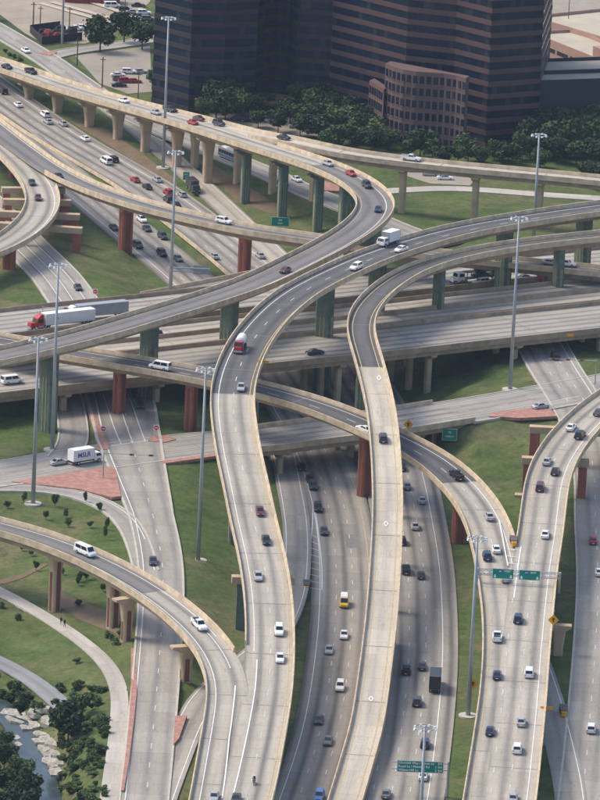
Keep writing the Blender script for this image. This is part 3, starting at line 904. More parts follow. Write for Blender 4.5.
# ---- R1: long flyover from the far left, round the bend and over everything to the left
root, r, s0, s1 = bridge('R1', 'flyover', 'tall curved flyover on green piers sweeping round a tight bend in front of the towers', 'box',
    [(None, 'deck_light'), (300, 159) and ((318, 165), 'deck_mid')], joints=24, bar=([(None, (57, 85)), ((262, 147), None)], (None, None)))
child_lines(root, r, s0, s1, [(3.0, False, WL, None, None), (-3.7, False, YL, None, None), (-.3, True, WF, None, (300, 159))])
piers(root, r, [((36, 98), 'flare'), ((62, 112), 'flare'), ((92, 126), 'flare'), ((121, 138), 'flare'), ((147, 151), 'flare'), ((180, 167), 'flare'), ((215, 183), 'flare'), ((250, 202), 'green'), ((287, 217), 'green'), ((322, 230), 'green')], w=2.6, d=2.0, under=2.15, capw=3.6)
for d in (r.dp(349, 178), r.dp(371, 222), r.dp(305, 261), r.dp(231, 293), r.dp(150, 318), r.dp(51, 346)):
    under(root, pier(None, r, d, 'green', 4.0, 3.0, under=2.15, cap=False))
# ---- R2: branch to the right behind it
root, r, s0, s1 = bridge('R2', 'flyover', 'straight tan flyover branching off past the towers on slim tan piers', 'beam', [(None, 'deck_pale')], joints=30, dz=-.07,
    bar=((None, None), [((262, 136), None)]))
child_lines(root, r, s0, s1, [(2.6, False, WL, (250, 131), None), (-2.8, False, YL, (250, 131), None)], dz=-.07)
piers(root, r, [((204, 165), 'flare'), ((242, 181), 'flare'), ((272, 193), 'flare'), ((302, 205), 'tan'), ((401, 213), 'tan'), ((474, 221), 'tan'), ((552, 212), 'tan')], w=2.2, d=1.8, under=1.8, capw=3.0)
# ---- R10 and R9: decks leaving the freeway on red piers
root, r, s0, s1 = bridge('R10', 'ramp_bridge', 'low ramp bridge on red piers crossing beneath the tall flyovers', 'box', [(None, 'deck_mid')], joints=26, bar=((None, None), [((53, 173), None)]))
child_lines(root, r, s0, s1, [(3.0, False, WL, None, None), (-2.8, False, YL, (53, 173), None)])
for px in ((15, 144), (127, 201), (245, 230), (350, 245), (543, 266)):
    under(root, pier(None, r, r.dp(*px), 'red', 3.6, 2.4, under=2.15, cap=False))
root, r, s0, s1 = bridge('R9', 'ramp_bridge', 'pale ramp bridge curling left over straddle bents with red columns', 'box', [(None, 'deck_light')], joints=20, dz=-.07, bar=([((38, 187), None)], (None, None)))
child_lines(root, r, s0, s1, [(3.3, False, WL, None, None), (-3.3, False, YL, None, None)], dz=-.07)
for px, y0, y1 in (((36, 180), 7, -8), ((42, 192), 7, -9), ((42, 205), 9, -11), ((36, 217), 11, -13)):
    d = r.dp(*px)
    under(root, bent(None, r, d, y0, y1, 'red'))
under(root, pier(None, r, r.dp(10, 241), 'red', 3.4, 2.2, under=2.15, cap=False))
# ---- mainline decks
def main_bents(root, r, offs, w, d, spacing, phase, style='tan', under_=1.75, lo=0, base=None):
    q = phase
    while q < r.L:
        for off in offs:
            p = r.at(q, off)
            under(root, pier(None, r, q, 'plain', w, d, under=under_, off=off, capw=2.6))
        q += spacing
for key, lab, surf, offs, lines in (
    ('W1', 'lowest mainline deck carrying trucks at the far side', 'cross_deck', (8, -8), [(8.5, False, WL), (4.6, True, WF), (.8, True, WF), (-3.0, True, WF), (-6.8, False, WL)]),
    ('S1', 'narrow mainline deck with a single carriageway, farther of two', 'deck_light', (0,), [(3.6, False, WL), (-3.6, False, YL)]),
    ('S2', 'narrow mainline deck with a single carriageway beside the wide deck', 'deck_light', (0,), [(3.6, False, YL), (-3.6, False, WL)]),
    ('S3', 'wide straight mainline viaduct on rows of tan columns', 'cross_deck', (8.5, 0, -8.5), [(9.3, False, YL), (5.4, True, WF), (1.6, True, WF), (-2.2, True, WF), (-6.0, True, WF), (-9.6, False, WL)])):
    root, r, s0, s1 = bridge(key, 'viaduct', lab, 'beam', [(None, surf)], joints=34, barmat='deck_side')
    child_lines(root, r, s0, s1, [l + (None, None) for l in lines])
    main_bents(root, r, offs, 1.7, 1.5, 26.0, r.dp(426, 345 - (0 if key == 'S3' else 20)) % 26.0)
# ---- frontage bridges over the sunken freeway
root, r, s0, s1 = bridge('FE', 'road_bridge', 'frontage road bridge over the sunken freeway', 'beam', [(None, 'cross_deck')], a0=(232, 441), a1=(454, 412.6), joints=32, dz=.012)
child_lines(root, r, s0, s1, [(3.4, True, WF, None, None), (-.2, True, WF, None, None), (-3.9, False, WL, None, None), (7.0, False, WL, None, None)], dz=.012)
for px in ((270, 440), (352, 428), (436, 415)):
    d = r.dp(*px)
    for off in (6.5, 0, -6.5):
        under(root, pier(None, r, d, 'plain', 1.4, 1.4, under=1.75, off=off, capw=2.4))
root, r, s0, s1 = bridge('FW', 'road_bridge', 'far frontage road bridge half hidden behind the mainline decks', 'beam', [(None, 'frontage')], a0=(342, 260.5), a1=(154, 300.2), joints=32, dz=.012)
# ---- R7: ramp from the left over the mainline down to the split ramp
root, r, s0, s1 = bridge('R7', 'ramp_bridge', 'dark surfaced ramp on red piers diving under the flyovers to the split ramp', 'box', [(None, 'deck_dark'), ((458, 482), 'deck_light')], joints=27, dz=-.07,
    bar=([(None, (501, 541))], (None, None)))
child_lines(root, r, s0, s1, [(3.2, False, WL, None, (512, 600)), (-.2, True, WF, None, (498, 560)), (-3.9, False, YL, None, None)], dz=-.07)
for px in ((45, 350), (120, 362), (192, 375), (367, 427), (462, 486)):
    under(root, pier(None, r, r.dp(*px), 'red', 3.3, 2.2, under=2.15, cap=False))
# ---- R8: ramp from the right, joining it
root, r, s0, s1 = bridge('R8', 'ramp_bridge', 'light concrete ramp with overhead green signs where two ramps split', 'box', [(None, 'deck_light')], joints=27, dz=0,
    bar=((None, None), [(None, (539, 542))]))
child_lines(root, r, s0, s1, [(3.2, False, WL, None, None), (-.4, True, WF, None, None), (-4.0, True, WF, (536, 562), None), (-3.7, False, YL, None, (539, 542))])
under(root, bent(None, r, r.dp(588, 420), 5, -12.5, 'red', cw=2.4, rz=math.radians(-1)))
under(root, bent(None, r, r.dp(563, 450), 5, -8, 'red', cw=2.0, rz=math.radians(-1)))
under(root, pier(None, r, r.dp(530, 612), 'flare', 2.0, 1.7, under=2.4, off=6.6, capw=2.6))
for px in ((547, 487), (531, 600), (526, 640), (519, 730)):
    under(root, pier(None, r, r.dp(*px), 'flare', 2.4, 1.9, under=2.15, capw=6.3, off=-1.0))
SPLIT = (root, r)
# ---- R4: ramp from the left joining the central flyover
root, r, s0, s1 = bridge('R4', 'ramp_bridge', 'curved tan ramp over the grass joining the central flyover', 'beam', [(None, 'deck_mid'), ((150, 592), 'deck_light')], joints=25, dz=-.07,
    bar=([(None, (227, 652))], (None, None)))
child_lines(root, r, s0, s1, [(-2.3, False, WL, (100, 563), None), (1.7, False, WL, (200, 633), (224, 668)), (2.8, False, WL, None, (205, 637)), (-3.2, False, YL, None, (100, 563))], dz=-.07)
piers(root, r, [((53, 611), 'tanred'), ((110, 628), 'tanred')], w=2.6, d=2.0, under=1.8, cap=False)
for px, off in (((143, 587), -3.6), ((203, 636), -3.4)):
    under(root, pier(None, r, r.dp(*px), 'tanred', 2.2, 1.8, under=1.8, off=off, capw=3.4))
# ---- R3: the central flyover
root, r, s0, s1 = bridge('R3', 'flyover', 'long central flyover swinging from the right in an S curve down the middle', 'box', [(None, 'deck_dark'), ((232, 394), 'deck_light')], joints=30,
    bar=((None, None), [(None, (247, 645))]))
child_lines(root, r, s0, s1, [(-3.3, False, WL, None, (269, 652)), (.2, True, WF, None, None), (4.0, False, YL, None, None)])
for px in ((585, 211), (505, 223), (378, 256), (327, 279), (252, 340), (240, 462)):
    under(root, pier(None, r, r.dp(*px), 'green', 4.0, 3.0, under=2.15, cap=False))
d = r.dp(264, 567)
under(root, bent(None, r, d, 5.4, -5.4, 'green', cols=(-4.6, 4.6)))
d = r.dp(264, 710)
under(root, bent(None, r, d, 3, -8, 'tan'))
MERGE = (root, r)
# ---- R5: narrow ramp landing between the carriageways
root, r, s0, s1 = bridge('R5', 'flyover', 'narrow single lane ramp winding down between the freeway carriageways', 'box', [(None, 'deck_dark'), ((370, 367), 'deck_pale')], joints=30, skirt=((383, 600),))
child_lines(root, r, s0, s1, [(2.1, False, YL, None, None), (-2.1, False, YL, None, None)])
for px in ((560, 241), (440, 262), (363, 345), (383, 425), (387, 490), (386, 555)):
    under(root, pier(None, r, r.dp(*px), 'green', 2.8, 2.2, under=2.15, cap=False))
HOV = (root, r)

# painted gores, arrows and diamonds
def deckline(pair, pts, w=.25, col=WL, dz=.09):
    root, r = pair
    o = pxline(r, pts, None, w, col, dz)
    o.data.transform(Matrix.Translation(-root.location))
    o.parent = root
for pts in ([(499, 520), (508, 566)], [(521, 547), (517, 575), (514, 598)], [(507, 549), (521, 551)], [(507, 556), (520, 558)], [(508, 563), (519, 565)], [(509, 569), (518, 571)]):
    deckline(SPLIT, pts, .3)
for pts in ([(257, 660), (255, 690), (248, 730), (232, 799)], [(236, 672), (235, 690), (229, 740), (222, 799)]):
    deckline(MERGE, pts, .28, dz=.10)
for cx, cy in ((379, 378), (386, 524), (371, 699)):
    deckline(HOV, [(cx, cy - 2.6), (cx + 2, cy), (cx, cy + 2.6), (cx - 2, cy), (cx, cy - 2.6)], .3)
for pts in ([(313, 505), (312, 530), (308, 560), (302, 590), (298, 600)], [(314, 505), (319, 540), (322, 570), (322, 590)]):
    pxline(RD['SB'], pts, sb, .25)
for k in range(9):
    y = 535 + k * 6.5
    xl = 312 - (y - 520) * .16 - max(0, y - 555) * .10
    xr = 316 + (y - 520) * .10
    pxline(RD['SB'], [(xl, y - 1), (xr, y + 3)], sb, .2)
# median barrier on the far freeway
r = RD['NB']
mb0, mb1 = 0, r.dp(262, 292)
ob('median_barrier', strip_mesh('median_barrier', r, mb0, mb1, [(-9.3, .0), (-9.1, .9), (-8.9, .9), (-8.7, .0)], 'barrier_concrete', closed=True), label='low concrete median barrier of the far freeway', cat='barrier')
def pave_patch(key, px, w, l, parent):
    r = RD[key]
    d, o, z = r.pix(*px)
    v, f, _ = sweep(r, d - l / 2, d + l / 2, [(o + w / 2, .03), (o - w / 2, .03)], closed=False)
    ob('pavement_patch', mesh('pavement_patch', v, f, 'joint'), parent)
pave_patch('SB', (352, 541), 3.0, 11, sb)

# ------------------------------------------------------------------ towers
def tower(name, label, pix, z0, floors, fh, back, band=.40, stone='granite'):
    """pix: base polyline as seen from the front; back: depth away from the camera. Each floor of each facet: granite spandrel and glass band"""
    pts = [P(x, y, z0) for x, y in pix]
    pts = [Vector((p.x, p.y)) for p in pts]
    n = len(pts)
    rear = [Vector((pts[-1].x + back * .10, pts[-1].y + back)), Vector((pts[0].x + back * .05, pts[0].y + back))]
    loop = pts + rear
    root = ob(name, None, loc=(pts[0].x, pts[0].y, z0), label=label, cat='building')
    O = Vector((pts[0].x, pts[0].y))
    L = [p - O for p in loop]
    H = floors * fh
    core = MB().prism([(p.x, p.y) for p in [v * 1 for v in L]], -1, H - .2)
    # pull the core in a little so that bands sit proud
    cen = sum((p for p in L), Vector((0, 0))) / len(L)
    core = MB().prism([((p - cen).normalized() * ((p - cen).length - .9) + cen).to_tuple() for p in L], -1, H - .3)
    ob('core', core.mesh('core', 'core_and_shade'), root)
    ob('roof', MB().prism([(p.x, p.y) for p in L], H + .02, H + .5).mesh('roof', 'roof_gravel'), root)
    m = len(L)
    for i in range(m):
        a, b = L[i], L[(i + 1) % m]
        e = (b - a)
        ln = e.length
        if ln < .5: continue
        t = e / ln
        nn = Vector((t.y, -t.x))
        if (a + b).dot(nn) - 2 * cen.dot(nn) < 0: nn = -nn
        rz = math.atan2(t.y, t.x)
        s = 1 if Vector((-t.y, t.x)).dot(nn) > 0 else -1
        sp = MB().box(0, ln, min(0, -s * .8), max(0, -s * .8), 0, fh * band).mesh('spandrel', stone)
        npan = max(1, round(ln / 3.2))
        gl = MB().box(.02, ln - .02, min(-s * .28, -s * .8), max(-s * .28, -s * .8), 0, fh * (1 - band) - .02).mesh('window_band', 'tower_glass')
        for f in range(floors):
            ob('spandrel', sp, root, (a.x, a.y, f * fh), (0, 0, rz))
            wb = ob('window_band', gl, root, (a.x, a.y, f * fh + fh * band + .01), (0, 0, rz))
    return root, O, L
b1, o1, l1 = tower('office_tower', 'dark glass office tower with a round entrance canopy, farther from the garage', [(151, 102), (188, 112), (222, 112.5), (254, 111), (262, 105), (275, 103), (288, 105), (296, 110.5), (338, 113)], 2.2, 17, 3.75, 45, stone='granite_shaded')
# round entrance canopy
cp = P(270, 101, 6)
bb = MB()
n = 28
ring = lambda r_: [(r_ * math.cos(2 * math.pi * k / n), r_ * math.sin(2 * math.pi * k / n)) for k in range(n)]
bb.prism(ring(7.2), 0, 1.0)
ob('canopy', bb.mesh('canopy', 'granite_pale'), b1, Vector((cp.x, cp.y, 6)) - b1.location)
for k in range(6):
    an = math.pi + k * math.pi / 5
    ob('canopy_post', MB().tube((5.8 * math.cos(an), 5.8 * math.sin(an), -4.3), (5.8 * math.cos(an), 5.8 * math.sin(an), 0), .35, n=8).mesh('canopy_post', 'granite_pale'), b1, Vector((cp.x, cp.y, 6)) - b1.location)
b2, o2, l2 = tower('office_tower', 'dark glass office tower with a curved stone podium bay in front', [(328, 113), (402, 133), (428, 136), (450, 138.5), (485, 148), (537, 144)], 2.5, 20, 3.7, 40)
# podium bay with separate windows
def podium(root, pix, z0, rows, fh, spacing, mat='granite_pale'):
    pts = [P(x, y, z0) for x, y in pix]
    pts = [Vector((p.x, p.y)) - Vector((root.location.x, root.location.y)) for p in pts]
    H = rows * fh + 1.0
    back = [Vector((pts[-1].x + 1, pts[-1].y + 3.5)), Vector((pts[0].x + 1.5, pts[0].y + 3.5))]
    ob('podium', MB().prism([(p.x, p.y) for p in pts + back], -1, H).mesh('podium', mat), root, (0, 0, z0 - root.location.z))
    win = MB().box(-.66, .66, -.10, .06, 0, 2.25).mesh('window', 'tower_glass')
    sill = MB().box(-.72, .72, -.2, .05, -.22, -.02).mesh('sill', mat)
    d = np.concatenate([[0], np.cumsum([(pts[i + 1] - pts[i]).length for i in range(len(pts) - 1)])])
    q = spacing * .6
    while q < d[-1] - .5:
        i = min(int(np.searchsorted(d, q)) - 1, len(pts) - 2)
        t = (pts[i + 1] - pts[i]).normalized()
        p = pts[i] + t * (q - d[i])
        for f in range(rows):
            w = ob('window', win, root, (p.x, p.y, z0 - root.location.z + f * fh + 1.1), (0, 0, math.atan2(t.y, t.x)))
            if f % 1 == 0: ob('sill', sill, w)
        q += spacing
podium(b2, [(382, 139.5), (390, 143), (400, 146), (412, 148), (426, 149), (440, 150), (452, 152), (462, 155)], 2.5, 6, 3.7, 2.05)
podium(b2, [(367, 132), (374, 136), (381.5, 141)], 2.5, 4, 3.7, 1.9)

# parking structures behind
def block(pix, z0, h, depth, wall, roof, name, label, levels=0, lean=0.0):
    a, b = P(*pix[0], z0), P(*pix[1], z0)
    e = Vector((b.x - a.x, b.y - a.y))
    ln = e.length
    rz = math.atan2(e.y, e.x)
    root = ob(name, None, loc=(a.x, a.y, z0), rot=(0, 0, rz), label=label, cat='building')
    ob('wall', MB().box(0, ln, 0, depth, -2, h).mesh('wall', wall), root)
    ob('roof_deck', MB().box(.5, ln - .5, .5, depth - .5, h + .01, h + .12).mesh('roof_deck', roof), root)
    for x0, x1, y0, y1 in ((0, ln, 0, .4), (0, ln, depth - .4, depth), (0, .4, .4, depth - .4), (ln - .4, ln, .4, depth - .4)):
        ob('parapet', MB().box(x0, x1, y0, y1, h + .01, h + 1.1).mesh('parapet', wall), root)
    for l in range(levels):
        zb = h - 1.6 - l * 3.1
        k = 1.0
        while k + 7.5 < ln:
            ob('opening_shade', MB().box(k, k + 7.0, -.05, .3, zb - 1.3, zb).mesh('opening_shade', 'core_and_shade'), root)  # dark panel on a solid wall, painted as the shade inside
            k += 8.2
    return root, ln
gA, ln = block([(537, 143), (668, 138)], 2.5, 18.0, 30, 'garage_shaded', 'roof_gravel', 'parking_garage', 'parking garage with shadow painted into its walls and a pale striped roof beside the tower')
for k in (12,):
    ob('parapet', MB().box(.6, ln - .6, k, k + .5, 18.13, 19.3).mesh('parapet', 'garage_shaded'), gA)
gB, ln = block([(528, 74), (598, 103)], 2.5, 12.6, 16, 'garage_pink', 'roof_gravel', 'parking_garage', 'pink parking garage with rows of dark panels painted as shaded openings', levels=4)
ob('stair_tower', MB().box(ln - 7, ln - 1, 1.2, 9, 12.75, 16.5).mesh('stair_tower', 'garage_pink'), gB)
gC, ln = block([(528, 60), (640, 94)], 2.5, 13.3, 62, 'garage_pink', 'roof_gravel', 'parking_garage', 'farther pink parking garage with a flat tan roof', levels=3)
ob('stair_tower', MB().box(22, 29, 42, 50, 13.45, 17).mesh('stair_tower', 'garage_pink'), gC)

# ------------------------------------------------------------------ trees and shrubs
def crown_mesh(name, seed, mat, n=1500, leaf=.5, flat=1.0, lobes=9, base=.25):
    """leaf-sized faces spread through a lumpy unit crown (height 1, radius about .5)"""
    rg = random.Random(seed)
    L = []
    for k in range(lobes):
        an = rg.uniform(0, 2 * math.pi)
        rr = rg.uniform(.05, .30)
        L.append((Vector((rr * math.cos(an), rr * math.sin(an), rg.uniform(base + .12, .86))), rg.uniform(.13, .24)))
    L.append((Vector((0, 0, .6)), .27))
    V, Fc = [], []
    for i in range(n):
        c, R = L[rg.randrange(len(L))]
        d = Vector((rg.gauss(0, 1), rg.gauss(0, 1), rg.gauss(0, 1))).normalized()
        p = c + d * R * (rg.uniform(.55, 1.0) ** .6)
        q = Vector((rg.gauss(0, 1), rg.gauss(0, 1), rg.gauss(0, 1))).normalized()
        nn = (d + q * .8).normalized()
        a = nn.orthogonal().normalized()
        b = nn.cross(a)
        if rg.random() < .12: p = c + d * R * rg.uniform(1.0, 1.25)
        s = leaf * rg.choice((.45, .7, .9, 1.2, 1.5)) * .1
        k = len(V)
        V += [p + a * s, p + b * s * .8 + nn * s * .3, p - a * s, p - b * s * .8 + nn * s * .2]
        Fc.append((k, k + 1, k + 2, k + 3))
    return mesh(name, V, Fc, mat)
CR = {}
for mt in ('dark', 'mid', 'light'):
    CR[mt] = [crown_mesh('crown', 10 * i + len(mt), 'leaf_' + mt, 1700, .42, lobes=8 + i) for i in range(4)]
SHR = [crown_mesh('shrub', 70 + i, 'leaf_mid', 700, .6, lobes=6, base=.0) for i in range(3)] + [crown_mesh('shrub', 80 + i, 'leaf_dark', 700, .6, lobes=6, base=.0) for i in range(2)]
def trunk_mesh(seed):
    rg = random.Random(seed)
    b = MB().tube((0, 0, -.03), (0, 0, .32), .028, .020, 7)
    top = Vector((0, 0, .31))
    for k in range(6):
        an = k * 1.05 + rg.uniform(-.3, .3)
        e = Vector((.24 * math.cos(an), .24 * math.sin(an), rg.uniform(.5, .75)))
        b.tube(top, e, .016, .005, 5)
    b.tube(top, (0, 0, .8), .017, .005, 6)
    return b.mesh('trunk', 'bark')
TRK = [trunk_mesh(i) for i in range(3)]
def tree(px, py, h, w, mt, label, group=None, name='tree', p=None):
    if group and label.startswith('leafy green'):
        label = '%s %s %s' % ('tall' if h > 11.5 else 'low' if h < 7.5 else 'mid height', {'dark': 'dark', 'mid': 'fresh', 'light': 'pale'}[mt], label[6:])
    p = G(px, py) if p is None else p
    e = ob(name, None, loc=p, rot=(0, 0, random.uniform(0, 6.28)), label=label, cat='tree', group=group)
    c = ob('crown', random.choice(CR[mt]), e)
    c.scale = (w, w, h)
    t = ob('trunk', random.choice(TRK), e)
    t.scale = (min(w, h * .9), min(w, h * .9), h)
    return e
def shrub(px, py, h, w, label, group, k=None, name='shrub'):
    p = G(px, py)
    k = random.randrange(5) if k is None else k
    if label.startswith(('bushy', 'dense', 'small')):
        label = ('tall ' if h > 2.4 else 'low ' if h < 1.7 else '') + ('broad ' if w > 3.6 else '') + label.replace('green ', 'dark green ' if k > 2 else 'green ')
    o = ob(name, SHR[k], loc=p - Vector((0, 0, .1 * h)), rot=(0, 0, random.uniform(0, 6.28)), label=label, cat='shrub', group=group)
    o.scale = (w, w, h)
    return o

tree(100, 52, 11.5, 13, 'dark', 'round dark tree at the edge of the tan car park, nearest the side street')
tree(124, 43, 10.5, 12, 'dark', 'dark tree between two others behind the tan car park')
tree(142, 50, 9.5, 13, 'dark', 'low dark tree beside the tower corner')
tree(152, 86, 5, 5, 'mid', 'small green tree at the foot of the tower corner')
grp = 'trees round the dark towers'
for x, y, h, w, mt in [(216, 118, 11.4, 12, 'dark'), (232, 114, 11, 12, 'dark'), (203, 120, 7, 7, 'mid'), (252, 120, 8, 10, 'dark'), (300, 116, 10, 12, 'dark'), (318, 118, 11, 12, 'dark'), (334, 122, 9, 11, 'mid'),
                       (290, 124, 8, 11, 'dark'), (225, 122, 10, 11, 'dark'), (240, 119, 9, 10, 'mid'), (264, 116, 7, 9, 'dark'), (312, 122, 10, 11, 'mid'), (328, 127, 10, 11, 'dark'), (350, 129, 10, 12, 'dark'), (366, 134, 9, 11, 'dark'), (352, 143, 8, 11, 'mid'), (318, 140, 7, 11, 'dark'), (300, 137, 7, 10, 'dark'), (388, 150, 7, 10, 'mid'), (330, 151, 6, 9, 'mid'), (372, 153, 7, 10, 'dark'), (306, 130, 8, 12, 'mid'), (324, 133, 9, 13, 'dark'), (344, 136, 9, 13, 'mid'), (278, 133, 7, 10, 'dark'), (360, 141, 9, 13, 'dark'), (376, 145, 8, 11, 'mid'), (340, 146, 7, 10, 'mid'), (258, 128, 6, 8, 'mid'),
                       (356, 150, 7, 10, 'dark')]:
    tree(x, y, h, w, mt, 'leafy green tree in the planting below the dark towers', grp)
grp = 'trees beside the garage'
for x, y, h, w, mt in [(420, 158, 9, 12, 'dark'), (432, 161, 8, 9, 'mid'), (468, 162, 8, 11, 'mid'), (458, 164, 6, 7, 'light'), (530, 156, 11, 13, 'dark'), (548, 150, 12, 14, 'dark'), (566, 150, 13, 14, 'mid'), (584, 150, 14, 15, 'dark'), (604, 152, 14, 16, 'mid'),
                       (556, 163, 8, 11, 'dark'), (536, 150, 10, 12, 'mid'), (558, 156, 11, 13, 'mid'), (574, 157, 12, 13, 'dark'), (592, 159, 12, 13, 'mid'), (546, 159, 9, 11, 'dark'), (520, 160, 8, 10, 'mid'), (480, 166, 6, 8, 'dark'), (444, 166, 6, 9, 'dark'), (576, 165, 8, 11, 'mid'), (596, 168, 9, 12, 'dark'), (540, 168, 6, 8, 'mid'), (590, 188, 8, 10, 'dark'), (601, 190, 8, 10, 'dark'), (508, 163, 6, 9, 'dark'), (494, 160, 6, 8, 'mid')]:
    tree(x, y, h, w, mt, 'leafy green tree between the garage and the far flyover', grp)
for x, y, h, w, mt in [(625, 150, 13, 14, 'dark'), (650, 155, 12, 14, 'mid'), (-20, 20, 9, 10, 'mid')]:
    tree(x, y, h, w, mt, 'leafy green tree beyond the garage', 'trees out to the sides')
tree(68, 742, 8.5, 9.5, 'dark', 'big dark tree standing over the spillway')
tree(82, 716, 5.5, 6, 'mid', 'smaller green tree beside the spillway tree')
grp = 'trees massed along the creek bank'
for x, y, h, w, mt in [(4, 770, 6, 7, 'dark'), (18, 786, 6, 7, 'mid'), (-4, 795, 6, 8, 'dark'), (26, 806, 8, 8, 'dark'), (2, 752, 5, 6, 'mid'), (30, 830, 8, 8, 'dark'), (8, 832, 9, 9, 'dark'), (-10, 850, 9, 9, 'mid'), (14, 815, 7, 7, 'dark')]:
    tree(x, y, h, w, mt, 'dark leafy tree massed on the creek bank', grp)
grp = 'shrubs between creek and trail'
rg = random.Random(5)
for k in range(105):
    t = rg.random()
    y = 688 + 122 * t
    x = 54 + 10 * t + rg.random() * (52 - 12 * t)
    shrub(x, y, rg.uniform(.8, 2.4), rg.uniform(1.6, 4.0), 'bushy green shrub in the tangle between creek and trail', grp, k=rg.choice((0, 1, 2)))
for x, y in [(0, 690), (8, 696), (16, 700), (24, 706), (-6, 684), (34, 708), (40, 712), (12, 690), (26, 700), (3, 702), (18, 712)]:
    shrub(x, y, rg.uniform(1.6, 2.8), rg.uniform(3, 4.5), 'dense dark shrub on the slope below the old road', 'shrubs below the old road', k=rg.choice((3, 4, 1)))
grp = 'young trees planted in the junction grass'
for x, y in [(7, 508), (46, 520), (55, 507), (68, 527), (85, 503), (99, 511), (107, 530), (105, 540), (90, 528), (24, 503), (66, 518)]:
    tree(x, y, rg.uniform(1.6, 3.4), rg.uniform(1.2, 2.2), 'mid', 'thin young tree planted in the grass inside the slip lane', grp, name='sapling')
for x, y in [(36, 571), (63, 575), (80, 582), (86, 580), (78, 586), (103, 592), (22, 551), (31, 556)]:
    tree(x, y, rg.uniform(1.4, 2.8), rg.uniform(1.2, 2.2), 'mid', 'thin young tree growing beneath the curved tan ramp', 'young trees beneath the tan ramp', name='sapling')
for x, y in [(2, 608), (18, 620), (112, 640), (120, 636), (116, 645), (108, 638), (77, 663), (78, 606)]:
    shrub(x, y, rg.uniform(1.2, 2.2), rg.uniform(1.8, 2.6), 'small green shrub beside the walking trail', 'shrubs beside the trail')
for x, y in [(5, 53), (10, 56), (14, 58), (20, 61)]:
    shrub(x, y, 1.6, 2.6, 'low shrub between frontage road and flyover', 'shrubs by the far frontage road')
# spillway slabs
grp = 'spillway slabs'
rg = random.Random(12)
sp = [(10, 717, 5), (16, 719, 5), (23, 722, 5), (30, 716, 4), (37, 711, 4), (43, 707, 4), (28, 727, 3.4), (35, 725, 3.2), (41, 733, 3.6), (47, 720, 3), (41, 740, 4), (48, 738, 4.2), (54, 742, 4), (44, 748, 3.4), (51, 752, 4), (58, 754, 3.6), (49, 760, 3.4), (56, 764, 4), (62, 762, 3.6), (55, 771, 3), (16, 738, 1.6), (18, 745, 1.6)]
for x, y, s in sp:
    p = G(x, y)
    z = max(p.z, -3.1)
    pp = P(x, y, z)
    nn = rg.randint(5, 7)
    poly = [(s * .52 * rg.uniform(.75, 1.15) * math.cos(2 * math.pi * k / nn), s * .95 * rg.uniform(.75, 1.15) * math.sin(2 * math.pi * k / nn)) for k in range(nn)]
    ob('concrete_slab', MB().prism(poly, -.9, .12).mesh('concrete_slab', 'rock'), loc=(pp.x, pp.y, z + .1), rot=(rg.uniform(-.12, .12), rg.uniform(-.12, .12), 0), label='broken pale slab of the creek spillway', cat='slab', group=grp)

# ------------------------------------------------------------------ masts, poles, signs
def mast(base, topy, label, z=None):
    p = G(*base) if z is None else P(base[0], base[1], z)
    h = 30.0
    for _ in range(30):
        h += (proj((p.x, p.y, p.z + h))[1] - topy) / 3.6
    e = ob('high_mast_light', None, loc=p, label=label, cat='light mast', group='high mast lights')
    ob('base_pad', MB().tube((0, 0, -.5), (0, 0, .25), 2.0, 2.0, 20).mesh('base_pad', 'curb'), e)
    ob('pole', MB().tube((0, 0, .2), (0, 0, h), .52, .22, 12).mesh('pole', 'steel', True), e)
    b = MB()
    n, R = 24, 1.9
    for k in range(n):
        a0, a1 = 2 * math.pi * k / n, 2 * math.pi * (k + 1) / n
        b.tube((R * math.cos(a0), R * math.sin(a0), h - .3), (R * math.cos(a1), R * math.sin(a1), h - .3), .09, n=5)
    for k in range(3):
        a0 = 2 * math.pi * k / 3
        b.tube((0, 0, h - .1), (R * math.cos(a0), R * math.sin(a0), h - .3), .08, n=5)
    ob('lamp_ring', b.mesh('lamp_ring', 'steel'), e)
    lm = MB().frustum((-.30, .30, -.27, .27), -.2, (-.2, .2, -.18, .18), .18).mesh('lamp', 'lamp_white')
    for k in range(8):
        a0 = 2 * math.pi * (k + .5) / 8
        ob('lamp', lm, e, ((R + .12) * math.cos(a0), (R + .12) * math.sin(a0), h - .42), (0, 0, a0))
    return e
mast((163, 168), 17, 'high mast light standing between the flyover piers in front of the dark tower')
mast((170, 302), 151, 'high mast light rising beyond the flyover beside the green junction lawn', z=7)
mast((52, 450), 264, 'high mast light beside the green pier at the near junction')
mast((33, 504), 338, 'high mast light in the grass inside the slip lane')
mast((198, 561), 368, 'high mast light in the grass beside the central flyover')
mast((468, 716), 537, 'high mast light in the grass strip beside the split ramp')
mast((510, 390), 217, 'high mast light in the grass corner below the wide viaduct')
mast((533, 248), 134, 'high mast light in the far lawn below the garage')
mast((416, 905), 726, 'high mast light at the roadside in front of the three line green sign', z=.3)
def upole(base, topy, r_, label, mat='wood_pole', arm=False):
    p = G(*base)
    h = 10.0
    for _ in range(25): h += (proj((p.x, p.y, p.z + h))[1] - topy) / 3.2
    e = ob('utility_pole' if mat == 'wood_pole' else 'light_pole', None, loc=p, label=label, cat='pole', group='poles by the car park')
    ob('shaft', MB().tube((0, 0, -.5), (0, 0, h), r_, r_ * .7, 8).mesh('shaft', mat), e)
    b = MB().box(-.9, .9, -.08, .08, h - .9, h - .7)
    ob('crossarm', b.mesh('crossarm', mat), e)
upole((33, 30), 2, .25, 'tall pole with a lamp head at the corner of the fenced yard')
upole((40, 29), 6, .2, 'thin pole in the far side of the fenced yard')
upole((62, 44), -14, .42, 'thick pale steel pole in front of the fenced yard', 'steel')
upole((69, 34), 7, .2, 'thin dark pole at the right side of the fenced yard')
upole((77, 66), 38, .22, 'dark pole on the grass verge near the side street')
